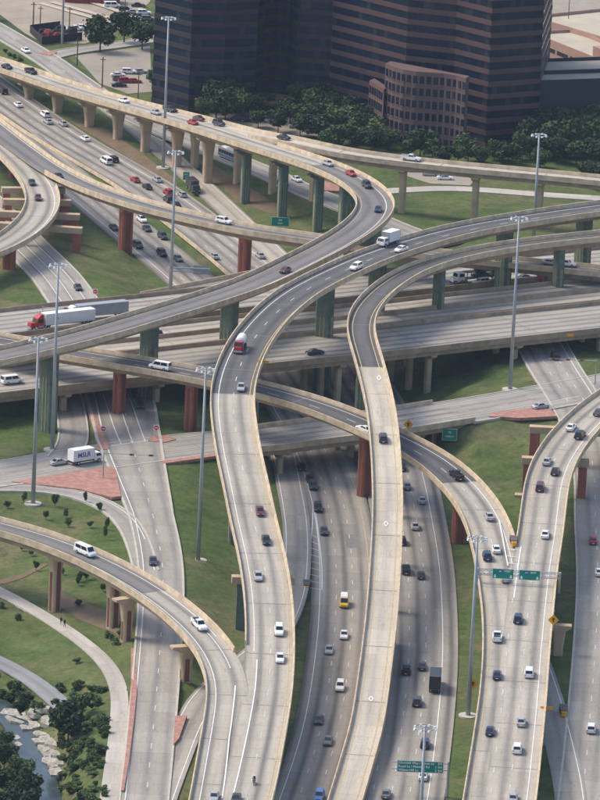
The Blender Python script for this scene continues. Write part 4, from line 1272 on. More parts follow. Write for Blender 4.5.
upole((102, 89), 57, .22, 'dark pole at the end of the grass verge by the flyover')
upole((138, 100), 72, .18, 'short dark pole beside the flyover and car park')
upole((124, 36), -6, .16, 'thin pole rising behind the middle tree')
upole((566, 62), -5, .16, 'thin lamp pole standing on the garage side')
patch('grass_verge', [(58, 60), (68, 58), (98, 84), (104, 92), (92, 90)], 'lawn', .16, 'grass verge beside the side street')
patch('grass_verge', [(-30, 0), (0, 15), (28, 36), (48, 47), (30, 44), (0, 28), (-30, 12)], 'lawn', .16, 'long grass verge beside the dirt lot')

# fenced yard
def yard():
    z = 2.0
    for i, (a, b) in enumerate([((30, 32), (42, 44)), ((42, 44), (82, 39)), ((30, 32), (60, 28))]):
        p, q = P(*a, z), P(*b, z)
        e = q - p
        ob('yard_fence', MB().box(0, e.length, -.08, .08, -.3, 2.3).mesh('yard_fence', 'scrap_dark'), loc=p, rot=(0, 0, math.atan2(e.y, e.x)), label='dark screen fence round the yard, ' + ('short side' if i == 0 else 'road side' if i == 1 else 'far side'), cat='fence', group='yard fence runs')
    rg = random.Random(9)
    for k in range(26):
        x, y = rg.uniform(40, 76), rg.uniform(32, 39)
        p = P(x, y, z)
        sx, sy, sz = rg.uniform(1.2, 4), rg.uniform(1.2, 3), rg.uniform(.8, 2.4)
        red = k % 3 == 0
        b = MB().frustum((-sx / 2, sx / 2, -sy / 2, sy / 2), -.1, (-sx * .45, sx * .45, -sy * .42, sy * .42), sz)
        b.box(-sx * .3, sx * .3, -sy * .2, sy * .2, sz, sz + .25)
        ob('crate', b.mesh('crate', 'scrap_red' if red else 'scrap_dark'), loc=p, rot=(0, 0, rg.uniform(0, 3)), label='%s crate piled inside the fenced yard' % ('dull red' if red else 'dark'), cat='crate', group='crates in the fenced yard, ' + ('red' if red else 'dark'))
yard()
# low retaining edge and pale lanes in the dirt lot
for a, b in (((40, 3), (112, 23)), ((52, 2), (118, 20)), ((74, -4), (150, 22))):
    p, q = P(*a, 2.05), P(*b, 2.05)
    e = q - p
    ob('gravel_track', MB().box(0, e.length, -1.2, 1.2, 0, .12).mesh('gravel_track', 'roof_gravel'), loc=p, rot=(0, 0, math.atan2(e.y, e.x)), kind='structure', label='pale straight gravel track in the dirt lot')
p = P(92, 3, 2)
e = ob('shed', None, loc=p, label='long dark red shed beyond the dirt lot', cat='shed')
ob('wall', MB().box(-9, 9, 0, 6, -.5, 3.2).mesh('wall', 'scrap_red'), e)
ob('roof', MB().frustum((-9.4, 9.4, -.4, 6.4), 3.21, (-9, 9, 2.6, 3.4), 4.6).mesh('roof', 'scrap_red'), e)

def text_mesh(s, size, mat, align='LEFT', ext=.01):
    cu = bpy.data.curves.new('txt', 'FONT')
    cu.body = s
    cu.size = size
    cu.align_x = align
    cu.align_y = 'CENTER'
    cu.extrude = ext
    cu.resolution_u = 2
    cu.offset = size * .022
    o = bpy.data.objects.new('txt', cu)
    COL.objects.link(o)
    bpy.context.view_layer.update()
    me = bpy.data.meshes.new_from_object(o.evaluated_get(bpy.context.evaluated_depsgraph_get()))
    bpy.data.objects.remove(o)
    me.materials.clear()
    me.materials.append(M[mat])
    return me
UPR = (math.radians(90), 0, 0)
def panel(parent, cx, cz, w, h, lines, y=-.1, mat='sign_green', size=.9):
    """flat sign face towards -Y in the parent's frame"""
    s = ob('sign_panel', MB().box(-w / 2, w / 2, -.05, .05, -h / 2, h / 2).mesh('sign_panel', mat), parent, (cx, y, cz))
    b = MB()
    for x0, x1, z0, z1 in ((-w / 2, w / 2, h / 2 - .08, h / 2), (-w / 2, w / 2, -h / 2, -h / 2 + .08), (-w / 2, -w / 2 + .08, -h / 2 + .08, h / 2 - .08), (w / 2 - .08, w / 2, -h / 2 + .08, h / 2 - .08)):
        b.box(x0, x1, -.075, -.052, z0, z1)
    ob('border', b.mesh('border', 'white'), s)
    for tx, x, z, al, sz in lines:
        ob('lettering', text_mesh(tx, sz, 'white', al), s, (x, -.07, z), UPR)
    return s
# three line sign over the outgoing lanes, on a roadside post with an arm
sp = P(447, 795, .3)
ww = 9.3
e = ob('guide_sign', None, loc=(sp.x, sp.y, .3), rot=(0, 0, .02), label='green guide sign with three lines of street names over the freeway', cat='sign')
hz = 5.0
for _ in range(25): hz += (proj((sp.x - 6, sp.y, .3 + hz))[1] - 766.5) / 4.5
ob('post', MB().tube((0, .3, -.5), (0, .3, hz + 1.2), .28, .22, 10).mesh('post', 'steel'), e)
b = MB()
for z in (-.7, .7): b.tube((0, .3, hz + z), (-ww - 2, .3, hz + z), .12, n=8)
ob('arm', b.mesh('arm', 'steel'), e)
xl = -ww / 2 + .25
panel(e, -1.0 - ww / 2, hz, ww, 2.45, [('Churchill Way / Forest Ln', xl, .75, 'LEFT', .68), ('Royal Ln / Meadow Rd', xl, 0, 'LEFT', .68), ('Walnut Hill Ln', xl, -.75, 'LEFT', .68), ('3/4', ww / 2 - .3, .75, 'RIGHT', .68), ('1 3/4', ww / 2 - .3, 0, 'RIGHT', .68), ('2 3/4', ww / 2 - .3, -.75, 'RIGHT', .68)], y=0)
# gantry with two signs over the split ramp
rr = RD['R8']
dl = RD['R7'].dp(480, 582)
dr = rr.dp(556, 578)
pl = RD['R7'].at(dl, -5.1)
pr = rr.at(rr.near(pl)[0], 0)
d8 = rr.near(RD['R7'].at(dl))[0]
pr = rr.at(d8, 5.6)
ex = (pr - pl); ex.z = 0
W = ex.length
e = ob('sign_gantry', None, loc=pl, rot=(0, 0, math.atan2(ex.y, ex.x)), label='lattice sign gantry with two green signs where the ramp splits', cat='sign gantry')
GH = 3.0
for _ in range(25): GH += (proj(pl + Vector((0, 0, GH)))[1] - 571.5) / 4.3
for x in (-.2, W + .2):
    ob('gantry_post', MB().box(x - .25, x + .25, -.25, .25, -1.5, GH + .8).mesh('gantry_post', 'steel' if x < 0 else 'tan_concrete'), e)
b = MB()
for y in (-.5, .5):
    for z in (-.55, .55): b.tube((-.3, y, GH + z), (W + .3, y, GH + z), .09, n=6)
k, nseg = 0, 12
for k in range(nseg):
    x0, x1 = W * k / nseg, W * (k + 1) / nseg
    b.tube((x0, -.5, GH - .55), (x1, -.5, GH + .55), .05, n=5)
    b.tube((x0, .5, GH + .55), (x1, .5, GH - .55), .05, n=5)
ob('truss', b.mesh('truss', 'steel'), e)
def px_x(x):   # gantry x for a pixel column
    lo, hi = 0.0, W
    q0 = proj(pl)[0]; q1 = proj(pr)[0]
    return (x - q0) / (q1 - q0) * W
for cx, tx in ((502.5, 'WEST'), (529, 'EAST')):
    s = panel(e, px_x(cx), GH, 4.7, 2.3, [(tx, .25, .62, 'LEFT', .55)], y=-.72)
    b = MB().prism([(-.45, .95), (.45, .95), (.5, .5), (.3, .15), (0, 0), (-.3, .15), (-.5, .5)], .06, .09)
    sh = ob('shield', b.mesh('shield', 'sign_blue'), s, (-.65, 0, .05), UPR)
    ob('lettering', text_mesh('635', .42, 'white', 'CENTER'), sh, (0, .5, .1))
    for ax in (-1.75, 1.75):
        b = MB().prism([(0, -.42), (.38, .05), (.14, .05), (.14, .42), (-.14, .42), (-.14, .05), (-.38, .05)], .06, .08)
        ob('arrow', b.mesh('arrow', 'white'), s, (ax, 0, -.62), UPR)
# sign on the ramp barrier facing across, sign in the far lawn, roadside signs
def post_sign(px, z, w, h, ph, label, mat='sign_green', rot=0.0, diamond=False, name='road_sign', text=()):
    p = G(*px) if z is None else P(px[0], px[1], z)
    e = ob(name, None, loc=p, rot=(0, 0, rot), label=label, cat='sign')
    for x in ((-w * .3, w * .3) if w > 2 else (0,)):
        ob('post', MB().tube((x, .12, -.4), (x, .12, ph + h * .5), .09, n=6).mesh('post', 'steel'), e)
    if diamond:
        s = ob('sign_panel', MB().box(-w / 2, w / 2, -.04, .04, -w / 2, w / 2).mesh('sign_panel', mat), e, (0, 0, ph + h / 2), (0, math.radians(45), 0))
        b = MB().prism([(-.12, -.5), (.12, -.5), (.12, .1), (.42, .1), (0, .55), (-.42, .1), (-.12, .1)], .05, .07)
        ob('arrow', b.mesh('arrow', 'rubber'), e, (0, 0, ph + h / 2), UPR)
    else:
        panel(e, 0, ph + h / 2, w, h, text, y=0, mat=mat)
    return e
post_sign((280, 229), None, 5.0, 2.6, .8, 'green guide sign standing in the lawn below the green piers', text=[('635', 0, .45, 'CENTER', .7), ('WEST', 0, -.5, 'CENTER', .6)])
post_sign((186, 184), None, 1.9, 2.4, 1.2, 'small green exit sign in the grass wedge beside the entry ramp', text=[('EXIT', 0, .4, 'CENTER', .55)])
p = RD['FE'].at(RD['FE'].dp(429, 416), -8.6)
e = ob('road_sign', None, loc=p + Vector((0, -.4, 0)), label='green sign fixed to the side of the frontage bridge', cat='sign')
panel(e, 0, -2.3, 3.6, 2.9, [('75', 0, .5, 'CENTER', .7), ('NORTH', 0, -.5, 'CENTER', .55)])
ob('bracket', MB().box(-.2, .2, .06, .5, -3.2, .4).mesh('bracket', 'steel'), e)
def ramp_sign(key, px, side, label, size=1.7):
    r = RD[key]
    d = r.dp(*px)
    p = r.at(d, side)
    e = ob('warning_sign', None, loc=p, label=label, cat='sign', group='yellow curve signs')
    ob('post', MB().tube((0, .1, .5), (0, .1, 3.4), .07, n=6).mesh('post', 'steel'), e)
    ob('sign_panel', MB().box(-size / 2, size / 2, -.04, .04, -size / 2, size / 2).mesh('sign_panel', 'sign_yellow'), e, (0, 0, 2.7), (0, math.radians(45), 0))
    ob('arrow', MB().prism([(-.12, -.5), (.12, -.5), (.12, .1), (.42, .1), (0, .55), (-.42, .1), (-.12, .1)], .05, .07).mesh('arrow', 'rubber'), e, (0, 0, 2.7), UPR)
ramp_sign('R7', (405, 436), 5.0, 'yellow diamond warning sign on the dark ramp barrier beside the narrow ramp')
ramp_sign('R8', (552, 632), 5.3, 'yellow diamond warning sign on the outer barrier of the split ramp')
p = G(472, 700)
e = ob('warning_sign', None, loc=p, label='yellow diamond warning sign beside the mast in the grass strip', cat='sign', group='yellow curve signs')
ob('post', MB().tube((0, .1, -.3), (0, .1, 3.6), .07, n=6).mesh('post', 'steel'), e)
ob('sign_panel', MB().box(-.9, .9, -.04, .04, -.9, .9).mesh('sign_panel', 'sign_yellow'), e, (0, 0, 3.6), (0, math.radians(45), 0))
ob('arrow', MB().prism([(-.12, -.5), (.12, -.5), (.12, .1), (.42, .1), (0, .55), (-.42, .1), (-.12, .1)], .05, .07).mesh('arrow', 'rubber'), e, (0, 0, 3.6), UPR)
for key, px, side, lab in (('S3', (552, 328), -12.1, 'yellow clearance plate on the viaduct edge over the right hand street'), ('R3', (262, 362), 5.3, 'yellow clearance plate on the edge of the central flyover'), ('R8', (541, 708), 5.3, 'yellow clearance plate on the split ramp edge')):
    r = RD[key]; d = r.dp(*px); p = r.at(d, side); t = r.tan(d)
    e = ob('clearance_plate', None, loc=p + Vector((0, -.15, 0)), rot=(0, 0, 0), label=lab, cat='sign')
    ob('sign_panel', MB().box(-1.3, 1.3, -.04, .04, -.35, .35).mesh('sign_panel', 'sign_yellow'), e, (0, 0, .1))
    ob('bracket', MB().box(-.1, .1, .04, .3, -.5, .5).mesh('bracket', 'steel'), e)
# gantry seen from behind over the far freeway
p = P(170, 288, 1.0)
e = ob('sign_gantry', None, loc=(p.x, p.y, .5), label='grey cantilever gantry with the back of a sign beyond the flyover', cat='sign gantry')
ob('gantry_post', MB().tube((0, 0, -.5), (0, 0, 7), .3, .25, 10).mesh('gantry_post', 'steel'), e)
ob('arm', MB().tube((0, 0, 6.2), (10.5, 0, 6.2), .18, n=8).tube((0, 0, 5.2), (10.5, 0, 5.2), .14, n=8).mesh('arm', 'steel'), e)
ob('sign_back', MB().box(6, 10.5, .2, .3, 4.6, 7).mesh('sign_back', 'steel'), e)
# round do-not-enter signs and traffic signals
for px, lab in (((103, 438), 'red and white no entry sign on the narrow brick median'), ((156, 437), 'red and white no entry sign on the small brick island'), ((95, 300), 'red and white no entry sign at the far junction island')):
    p = P(px[0], px[1], 7.1)
    e = ob('no_entry_sign', None, loc=p, label=lab, cat='sign', group='no entry signs')
    ob('post', MB().tube((0, .1, -.2), (0, .1, 2.6), .06, n=6).mesh('post', 'steel'), e)
    ob('backing', MB().box(-.65, .65, -.03, .03, -.65, .65).mesh('backing', 'white'), e, (0, 0, 2.3))
    ob('disc', MB().tube((0, -.04, 0), (0, -.07, 0), .58, n=16).mesh('disc', 'sign_red'), e, (0, 0, 2.3))
    ob('bar', MB().box(-.4, .4, -.10, -.075, -.1, .1).mesh('bar', 'white'), e, (0, 0, 2.3))
def signal(px, z, length, heads, label, rot=0.0, h=6.0):
    p = P(px[0], px[1], z)
    e = ob('traffic_signal', None, loc=p, rot=(0, 0, rot), label=label, cat='traffic signal', group='traffic signals')
    ob('post', MB().tube((0, 0, -.3), (0, 0, h + .3), .16, .12, 8).mesh('post', 'steel'), e)
    ob('arm', MB().tube((0, 0, h), (length, 0, h), .11, .07, 8).mesh('arm', 'steel'), e)
    for x in heads:
        hd = ob('signal_head', MB().box(-.55, .55, -.16, .16, -.2, .2).mesh('signal_head', 'signal_body'), e, (x, -.15, h))
        for i, c in enumerate(('sign_red', 'signal_body', 'sign_yellow')):
            ob('lens', MB().tube((-.35 + i * .35, -.17, 0), (-.35 + i * .35, -.22, 0), .13, n=10).mesh('lens', c), hd)
signal((103, 478), 7.1, 12.5, (6.5, 11), 'traffic signal arm reaching over the near junction from the brick island')
signal((42, 330), 7.1, 14, (6, 9.5, 13), 'traffic signal arm at the far junction behind the red truck')
signal((595, 384), 8.1, -12, (-3.5, -7, -10.5), 'traffic signal arm over the street below the wide viaduct')
# crash cushions at the gores
def cushion(p, rz, label):
    e = ob('crash_cushion', None, loc=p, rot=(0, 0, rz), label=label, cat='crash cushion', group='crash cushions at the gores')
    for k in range(4):
        ob('cell', MB().box(-.9 + .1 * (3 - k), .9 - .1 * (3 - k), k * 1.3, k * 1.3 + 1.2, 0, 1.0).mesh('cell', 'attenuator'), e)
    ob('nose', MB().tube((0, 0, 0), (0, 0, 1.0), .62, n=12).mesh('nose', 'sign_yellow'), e)
rr = RD['R8']
d, o, z = rr.pix(514, 546)
cushion(rr.at(d, o, .03), 0.0, 'dark crash cushion with yellow nose where the ramp splits')
d, o, z = RD['SB'].pix(306, 590)
p = RD['SB'].at(d, o); p.z = zt(p.x, p.y) + .25
cushion(p, -.05, 'dark crash cushion at the freeway exit gore')
p = P(564, 716, 1.2)
cushion(p, 0, 'dark crash cushion where the narrow ramp meets the shaded frontage road')

# ------------------------------------------------------------------ vehicles (x forward, origin on the road under the middle)
def loft(b, st, mi=0):
    """st: list of (x, half width, z bottom, z top, top half width)"""
    n = 8
    vs = []
    for x, w, zb, ztp, wt in st:
        zm = zb + (ztp - zb) * .55
        vs += [(x, -w * .92, zb), (x, w * .92, zb), (x, w, zb + .12), (x, w, zm), (x, wt, ztp), (x, -wt, ztp), (x, -w, zm), (x, -w, zb + .12)]
    fs = []
    for i in range(len(st) - 1):
        for j in range(n):
            k = (j + 1) % n
            fs.append((i * n + j, i * n + k, (i + 1) * n + k, (i + 1) * n + j))
    fs.append(tuple(range(n - 1, -1, -1)))
    fs.append(tuple(range((len(st) - 1) * n, len(st) * n)))
    b.add(vs, fs, mi)

def quad_on(a, b_, c, d, i0, i1, j0, j1, lift):
    """inset quad on the face a b c d (bilinear), lifted along its normal, given a small thickness"""
    a, b_, c, d = map(Vector, (a, b_, c, d))
    f = lambda u, v: (a * (1 - u) + b_ * u) * (1 - v) + (d * (1 - u) + c * u) * v
    nn = (b_ - a).cross(d - a).normalized()
    q = [f(i0, j0), f(i1, j0), f(i1, j1), f(i0, j1)]
    return [p + nn * lift for p in q] + [p - nn * .02 for p in q], [(0, 1, 2, 3), (7, 6, 5, 4), (0, 4, 5, 1), (1, 5, 6, 2), (2, 6, 7, 3), (3, 7, 4, 0)]

def car_kind(L, W, belt, roof, hood, cab, top, trunk=None, wheel=.33, wb=None, zb=.22, rw=.62):
    """cab: (rear x, front x) at the belt, top: (rear x, front x) at the roof"""
    h, hw = L / 2, W / 2
    b = MB()
    tr = trunk if trunk else belt
    loft(b, [(-h, hw * .84, zb + .14, tr * .86, hw * .74), (-h + .14, hw * .95, zb, tr - .02, hw * .84), (cab[0], hw, zb, belt, hw * .90), (cab[1], hw, zb, belt, hw * .90),
             (h - .55, hw * .96, zb, hood, hw * .82), (h - .12, hw * .88, zb + .04, hood * .88, hw * .70), (h, hw * .76, zb + .14, hood * .74, hw * .62)])
    wb_, wr = hw * .86, hw * rw / .9 * .98
    B = [(cab[0], -wb_, belt - .03), (cab[1], -wb_, belt - .03), (cab[1], wb_, belt - .03), (cab[0], wb_, belt - .03)]
    T = [(top[0], -wr, roof - .04), (top[1], -wr, roof - .04), (top[1], wr, roof - .04), (top[0], wr, roof - .04)]
    b.add(B + T, [(0, 1, 5, 4), (1, 2, 6, 5), (2, 3, 7, 6), (3, 0, 4, 7), (4, 5, 6, 7)])
    # slightly crowned roof
    cx = (top[0] + top[1]) / 2
    b.add([T[0], T[1], T[2], T[3], (top[0] + .2, -wr * .7, roof), (top[1] - .2, -wr * .7, roof), (top[1] - .2, wr * .7, roof), (top[0] + .2, wr * .7, roof)], [(4, 5, 6, 7), (0, 1, 5, 4), (1, 2, 6, 5), (2, 3, 7, 6), (3, 0, 4, 7)])
    parts = {'body': b.mesh('body', 'paint_white')}
    g = MB(); g.add(*quad_on(B[1], B[2], T[2], T[1], .05, .95, .10, .95, .02)); parts['windshield'] = g.mesh('windshield', 'car_glass')
    g = MB(); g.add(*quad_on(B[3], B[0], T[0], T[3], .07, .93, .14, .93, .02)); parts['rear_window'] = g.mesh('rear_window', 'car_glass')
    g = MB(); g.add(*quad_on(B[0], B[1], T[1], T[0], .10, .48, .18, .92, .02)); g.add(*quad_on(B[0], B[1], T[1], T[0], .52, .90, .18, .92, .02)); parts['side_windows_r'] = g.mesh('side_window', 'car_glass')
    g = MB(); g.add(*quad_on(B[2], B[3], T[3], T[2], .10, .48, .18, .92, .02)); g.add(*quad_on(B[2], B[3], T[3], T[2], .52, .90, .18, .92, .02)); parts['side_windows_l'] = g.mesh('side_window', 'car_glass')
    wbase = wb if wb else L * .58
    parts['wheels'] = [(sx * wbase / 2 + .05, sy * (hw - .12), wheel) for sx in (-1, 1) for sy in (-1, 1)]
    parts['heads'] = [(h - .10, sy * hw * .62, hood * .74) for sy in (-1, 1)]
    parts['tails'] = [(-h + .06, sy * hw * .72, tr * .78) for sy in (-1, 1)]
    parts['plate'] = (-h - .015, 0, .5)
    return parts
def wheel_mesh(r_, w):
    b = MB().tube((0, -w / 2, 0), (0, w / 2, 0), r_, n=14)
    return b.mesh('wheel', 'rubber')
def rim_mesh(r_, w):
    return MB().tube((0, -w / 2 - .01, 0), (0, w / 2 + .01, 0), r_ * .58, n=10).mesh('rim', 'steel')
WM = {.33: (wheel_mesh(.33, .22), rim_mesh(.33, .22)), .38: (wheel_mesh(.38, .26), rim_mesh(.38, .26)), .5: (wheel_mesh(.5, .3), rim_mesh(.5, .3))}
HLM = MB().box(-.06, .08, -.16, .16, -.07, .07).mesh('headlight', 'headlight')
TLM = MB().box(-.08, .06, -.13, .13, -.09, .09).mesh('taillight', 'taillight')
PLM = MB().box(-.02, .02, -.25, .25, -.08, .08).mesh('license_plate', 'white')
KIND = {
    'sedan': car_kind(4.75, 1.84, .92, 1.45, .86, (-1.75, 1.15), (-.95, .30), trunk=.95),
    'hatchback': car_kind(4.2, 1.78, .95, 1.50, .90, (-2.0, 1.05), (-1.5, .25)),
    'SUV': car_kind(4.9, 1.95, 1.08, 1.78, 1.02, (-2.38, 1.10), (-2.1, .45), wheel=.38, zb=.30, rw=.66),
    'minivan': car_kind(5.0, 1.98, 1.02, 1.78, .98, (-2.42, 1.65), (-2.15, .75), zb=.24, rw=.68),
    'van': car_kind(5.6, 2.05, 1.12, 2.12, 1.10, (-2.75, 2.05), (-2.65, 1.35), wheel=.38, zb=.30, rw=.76),
}
# pickup: a cab and an open bed
pk = car_kind(5.6, 2.0, 1.08, 1.80, 1.05, (-.75, 1.30), (-.55, .55), wheel=.38, wb=3.5, zb=.32, rw=.66)
bd = MB()
bd.box(-2.72, -.80, -.72, .72, 1.083, 1.10)
pk['bed'] = bd.mesh('bed_floor', 'rubber')
for nm, x0, x1, y0, y1 in (('a', -2.74, -.80, -.95, -.80), ('b', -2.74, -.80, .80, .95), ('c', -2.76, -2.66, -.80, .80)):
    pk['rail_' + nm] = MB().box(x0, x1, y0, y1, 1.0, 1.38).mesh('bed_side', 'paint_white')
KIND['pickup'] = pk
VEH = []
def put(e, me, name, loc=(0, 0, 0), mat=None, rot=None):
    o = ob(name, me, e, loc, rot)
    if mat:
        o.material_slots[0].link = 'OBJECT'
        o.material_slots[0].material = M[mat]
    return o
def orient(e, r, d, sgn):
    t = r.tan(d) * sgn
    e.rotation_mode = 'XYZ'
    e.rotation_euler = (0, -math.asin(max(-1, min(1, t.z))), math.atan2(t.y, t.x))
def car(px, py, kind, color, key, sgn, dz=.07, label=None, twist=0.0, free=None):
    """at the pixel of its contact patch; key road, sgn +1 along the road's point order"""
    e = ob(kind.lower() if kind in ('sedan', 'hatchback', 'van', 'minivan', 'pickup') else 'sport_utility', None)
    if free is None:
        r = RD[key]
        d, o, z = r.pix(px, py + 1.5)
        o = max(-r.h * r.hk(d) + 1.4, min(r.h * r.hk(d) - 1.4, o))
        e.location = r.at(d, o, dz)
        orient(e, r, d, sgn)
        e.rotation_euler.z += twist
    else:
        p = G(px, py)
        e.location = p + Vector((0, 0, .14))
        e.rotation_euler = (0, 0, free)
    pm = 'paint_' + color.replace(' ', '_')
    K = KIND[kind]
    put(e, K['body'], 'body', mat=pm)
    put(e, K['windshield'], 'windshield')
    put(e, K['rear_window'], 'rear_window')
    put(e, K['side_windows_l'], 'side_window')
    put(e, K['side_windows_r'], 'side_window')
    if 'bed' in K:
        put(e, K['bed'], 'bed_floor')
        for nm in 'abc': put(e, K['rail_' + nm], 'bed_side', mat=pm)
    for x, y, rr_ in K['wheels']:
        w = put(e, WM[rr_][0], 'wheel', (x, y, rr_))
        put(w, WM[rr_][1], 'rim')
    for p in K['heads']: put(e, HLM, 'headlight', p)
    for p in K['tails']: put(e, TLM, 'taillight', p)
    put(e, PLM, 'license_plate', K['plate'])
    e['category'] = 'car' if kind not in ('van', 'pickup', 'minivan') else ('van' if kind != 'pickup' else 'pickup truck')
    VEH.append([e, color, kind, key, label])
    return e

W_, Si, Dk, Bk, Re, Ma, Gy = 'white', 'silver', 'dark grey', 'black', 'red', 'maroon', 'grey'
LIST = [
 # far freeway and the far flyovers
 ('FN', 1, [(21, 51, 'sedan', W_), (280, 184, 'sedan', Bk), (308, 179, 'sedan', W_)]),
 ('R1', 1, [(7, 67, 'sedan', Bk), (31, 72, 'pickup', Bk), (124, 101, 'sedan', W_), (156, 113, 'sedan', Si), (193, 123, 'sedan', Re), (328, 164, 'sedan', Si), (351, 174, 'sedan', Re), (367, 186, 'SUV', Dk), (378, 210, 'sedan', 'navy'), (285, 271, 'sedan', Ma)]),
 ('R2', 1, [(171, 110, 'pickup', Dk), (199, 119, 'sedan', Ma), (219, 124, 'SUV', Dk), (284, 138, 'sedan', Bk), (411, 159, 'pickup', W_)]),
 ('NB', -1, [(3, 92, 'SUV', Bk), (18, 105, 'sedan', W_), (45, 115, 'minivan', W_), (48, 122, 'sedan', Si), (63, 124, 'sedan', Si), (85, 139, 'sedan', W_), (106, 162, 'van', W_), (113, 160, 'SUV', Bk), (135, 180, 'sedan', Re), (147, 187, 'sedan', Bk),
              (157, 180, 'sedan', Si), (168, 193, 'SUV', Re), (182, 195, 'hatchback', Si), (168, 200, 'SUV', Dk), (176, 205, 'sedan', Bk), (260, 256, 'sedan', Si), (209, 279 - 22, 'sedan', Si)]),
 ('SB', 1, [(114, 228, 'sedan', Bk), (138, 246, 'SUV', Dk), (147, 220, 'SUV', W_), (147, 229, 'sedan', Dk), (164, 237, 'SUV', Dk), (162, 254, 'SUV', Bk), (178, 259, 'sedan', Gy)]),
 ('R9', 1, [(32, 183, 'sedan', Dk), (38, 198, 'sedan', Ma)]),
 ('R10', 1, [(52, 177, 'sedan', Bk), (224, 222, 'SUV', W_), (569, 262, 'SUV', W_), (553, 259.5, 'sedan', Si)]),
 # mainline
 ('W1', -1, [(483, 284, 'SUV', W_), (487, 269, 'sedan', Si), (527, 280, 'sedan', Dk), (576, 278, 'SUV', Si)]),
 ('S1', -1, [(153, 336, 'SUV', Bk)]),
 ('S3', 1, [(315, 353, 'sedan', Bk), (12, 382, 'van', W_)]),
 ('N1', 1, [(78, 288, 'sedan', Dk)]),
 ('R7', -1, [(364, 430, 'sedan', W_), (456, 476, 'pickup', Bk), (489, 517, 'sedan', Si), (496, 550, 'sedan', W_), (487, 557, 'SUV', 'navy'), (505, 579, 'sedan', Si)]),
 ('R3', 1, [(401, 250, 'sedan', W_), (356, 268, 'SUV', W_), (241, 388, 'sedan', Si), (260, 512, 'sedan', Ma), (266, 541, 'sedan', Bk), (258, 577, 'sedan', Si), (279, 632, 'SUV', W_), (280, 659, 'sedan', W_), (236, 800, 'sedan', Dk)]),
 ('R4', 1, [(199, 626, 'pickup', W_), (214, 798, 'sedan', Si)]),
 ('R5', -1, [(383, 439, 'SUV', Dk)]),
 ('NB', -1, [(394, 381, 'sedan', Bk), (402, 468, 'sedan', Bk), (407, 487, 'sedan', Gy), (422, 501, 'sedan', Si), (415, 527, 'sedan', Si), (402, 542, 'SUV', Bk), (406, 571, 'pickup', Bk), (421, 576, 'sedan', Dk), (406, 671, 'pickup', Bk), (422, 667, 'sedan', Dk),
              (417, 703, 'SUV', Dk), (425, 745, 'SUV', 'navy'), (423, 777, 'sedan', W_), (386, 795, 'sedan', Gy)]),
 ('SB', 1, [(302, 468, 'sedan', Bk), (310, 480, 'sedan', Bk), (313, 487, 'SUV', Dk), (318, 509, 'SUV', Bk), (324, 532, 'sedan', Dk), (344, 636, 'sedan', W_), (329, 651, 'sedan', Si), (340, 688, 'SUV', W_), (319, 721, 'sedan', Dk), (328, 742, 'sedan', Gy), (319, 798, 'SUV', 'blue')]),
 ('R8', -1, [(571, 428, 'sedan', W_), (580, 436, 'SUV', Bk), (547, 462, 'sedan', Si), (555, 472, 'sedan', Bk), (540, 488, 'minivan', Ma), (599, 413, 'sedan', Dk), (545, 535, 'sedan', W_), (518, 620, 'SUV', 'navy'), (529, 674, 'minivan', W_), (521, 723, 'sedan', Si), (517, 750, 'SUV', W_), (513, 799, 'sedan', Si)]),
 ('R7', -1, [(497, 638, 'pickup', W_), (497, 676, 'sedan', 'navy'), (490, 732, 'sedan', 'navy')]),
 ('G3', 1, [(134, 395, 'SUV', Bk), (140, 406, 'SUV', Dk), (153, 562, 'sedan', Dk)]),
 ('FE', 1, [(59, 463, 'sedan', Si), (90, 453, 'sedan', Bk), (561, 414, 'sedan', Si)]),
 ('G5', -1, [(555, 357, 'SUV', Bk), (593, 541, 'sedan', Re), (599, 573, 'sedan', W_), (591, 730, 'SUV', W_)]),
]
for key, sgn, cars in LIST:
    for x, y, k, c in cars:
        car(x, y, k, c, key, sgn)
car(85, 553, 'van', 'white', 'R4', 1, label='white passenger van on the curved tan ramp')
car(160, 368, 'van', 'white', 'R7', -1, label='white panel van on the dark ramp above the mainline')
yv = car(344, 604, 'van', 'yellow', 'SB', 1, label='yellow taxi van with a white roof in the oncoming freeway lanes')
ob('roof_panel', MB().frustum((-2.6, 1.25, -.78, .78), 2.08, (-2.5, 1.1, -.7, .7), 2.32).mesh('roof_panel', 'white'), yv)
for x, y, k, c, a in [(118, 77, 'sedan', W_, .2), (129, 74, 'SUV', W_, .1), (140, 73.5, 'sedan', Si, .1), (126, 83, 'SUV', Re, .2), (134, 83, 'sedan', Re, .15), (119, 87, 'sedan', Bk, .2), (75, 31, 'pickup', W_, .3), (82, 29, 'sedan', W_, .3),
                      (133, 14, 'sedan', Si, .2), (144, 15, 'SUV', W_, .2), (126, 12, 'SUV', Bk, .1), (112, 8, 'van', W_, .2), (138, 7, 'sedan', Dk, .2), (148, 21, 'SUV', Gy, .2), (120, 81, 'SUV', Gy, .2)]:
    car(x, y, k, c, 'LOT' if y > 40 else 'DIRT', 1, free=a)
for x, y, k, c, a in [(265, 107, 'van', W_, .0), (238, 121, 'sedan', Dk, .1), (247, 122, 'SUV', Bk, .0), (296, 128, 'sedan', Si, .3), (270, 122, 'sedan', W_, .2), (564, 184, 'sedan', W_, .1), (430, 176, 'sedan', Si, .1), (416, 172, 'SUV', Dk, .1), (445, 180, 'sedan', W_, .1)]:
    car(x, y, k, c, 'TOWER' if x < 400 else 'PARK', 1, free=a)

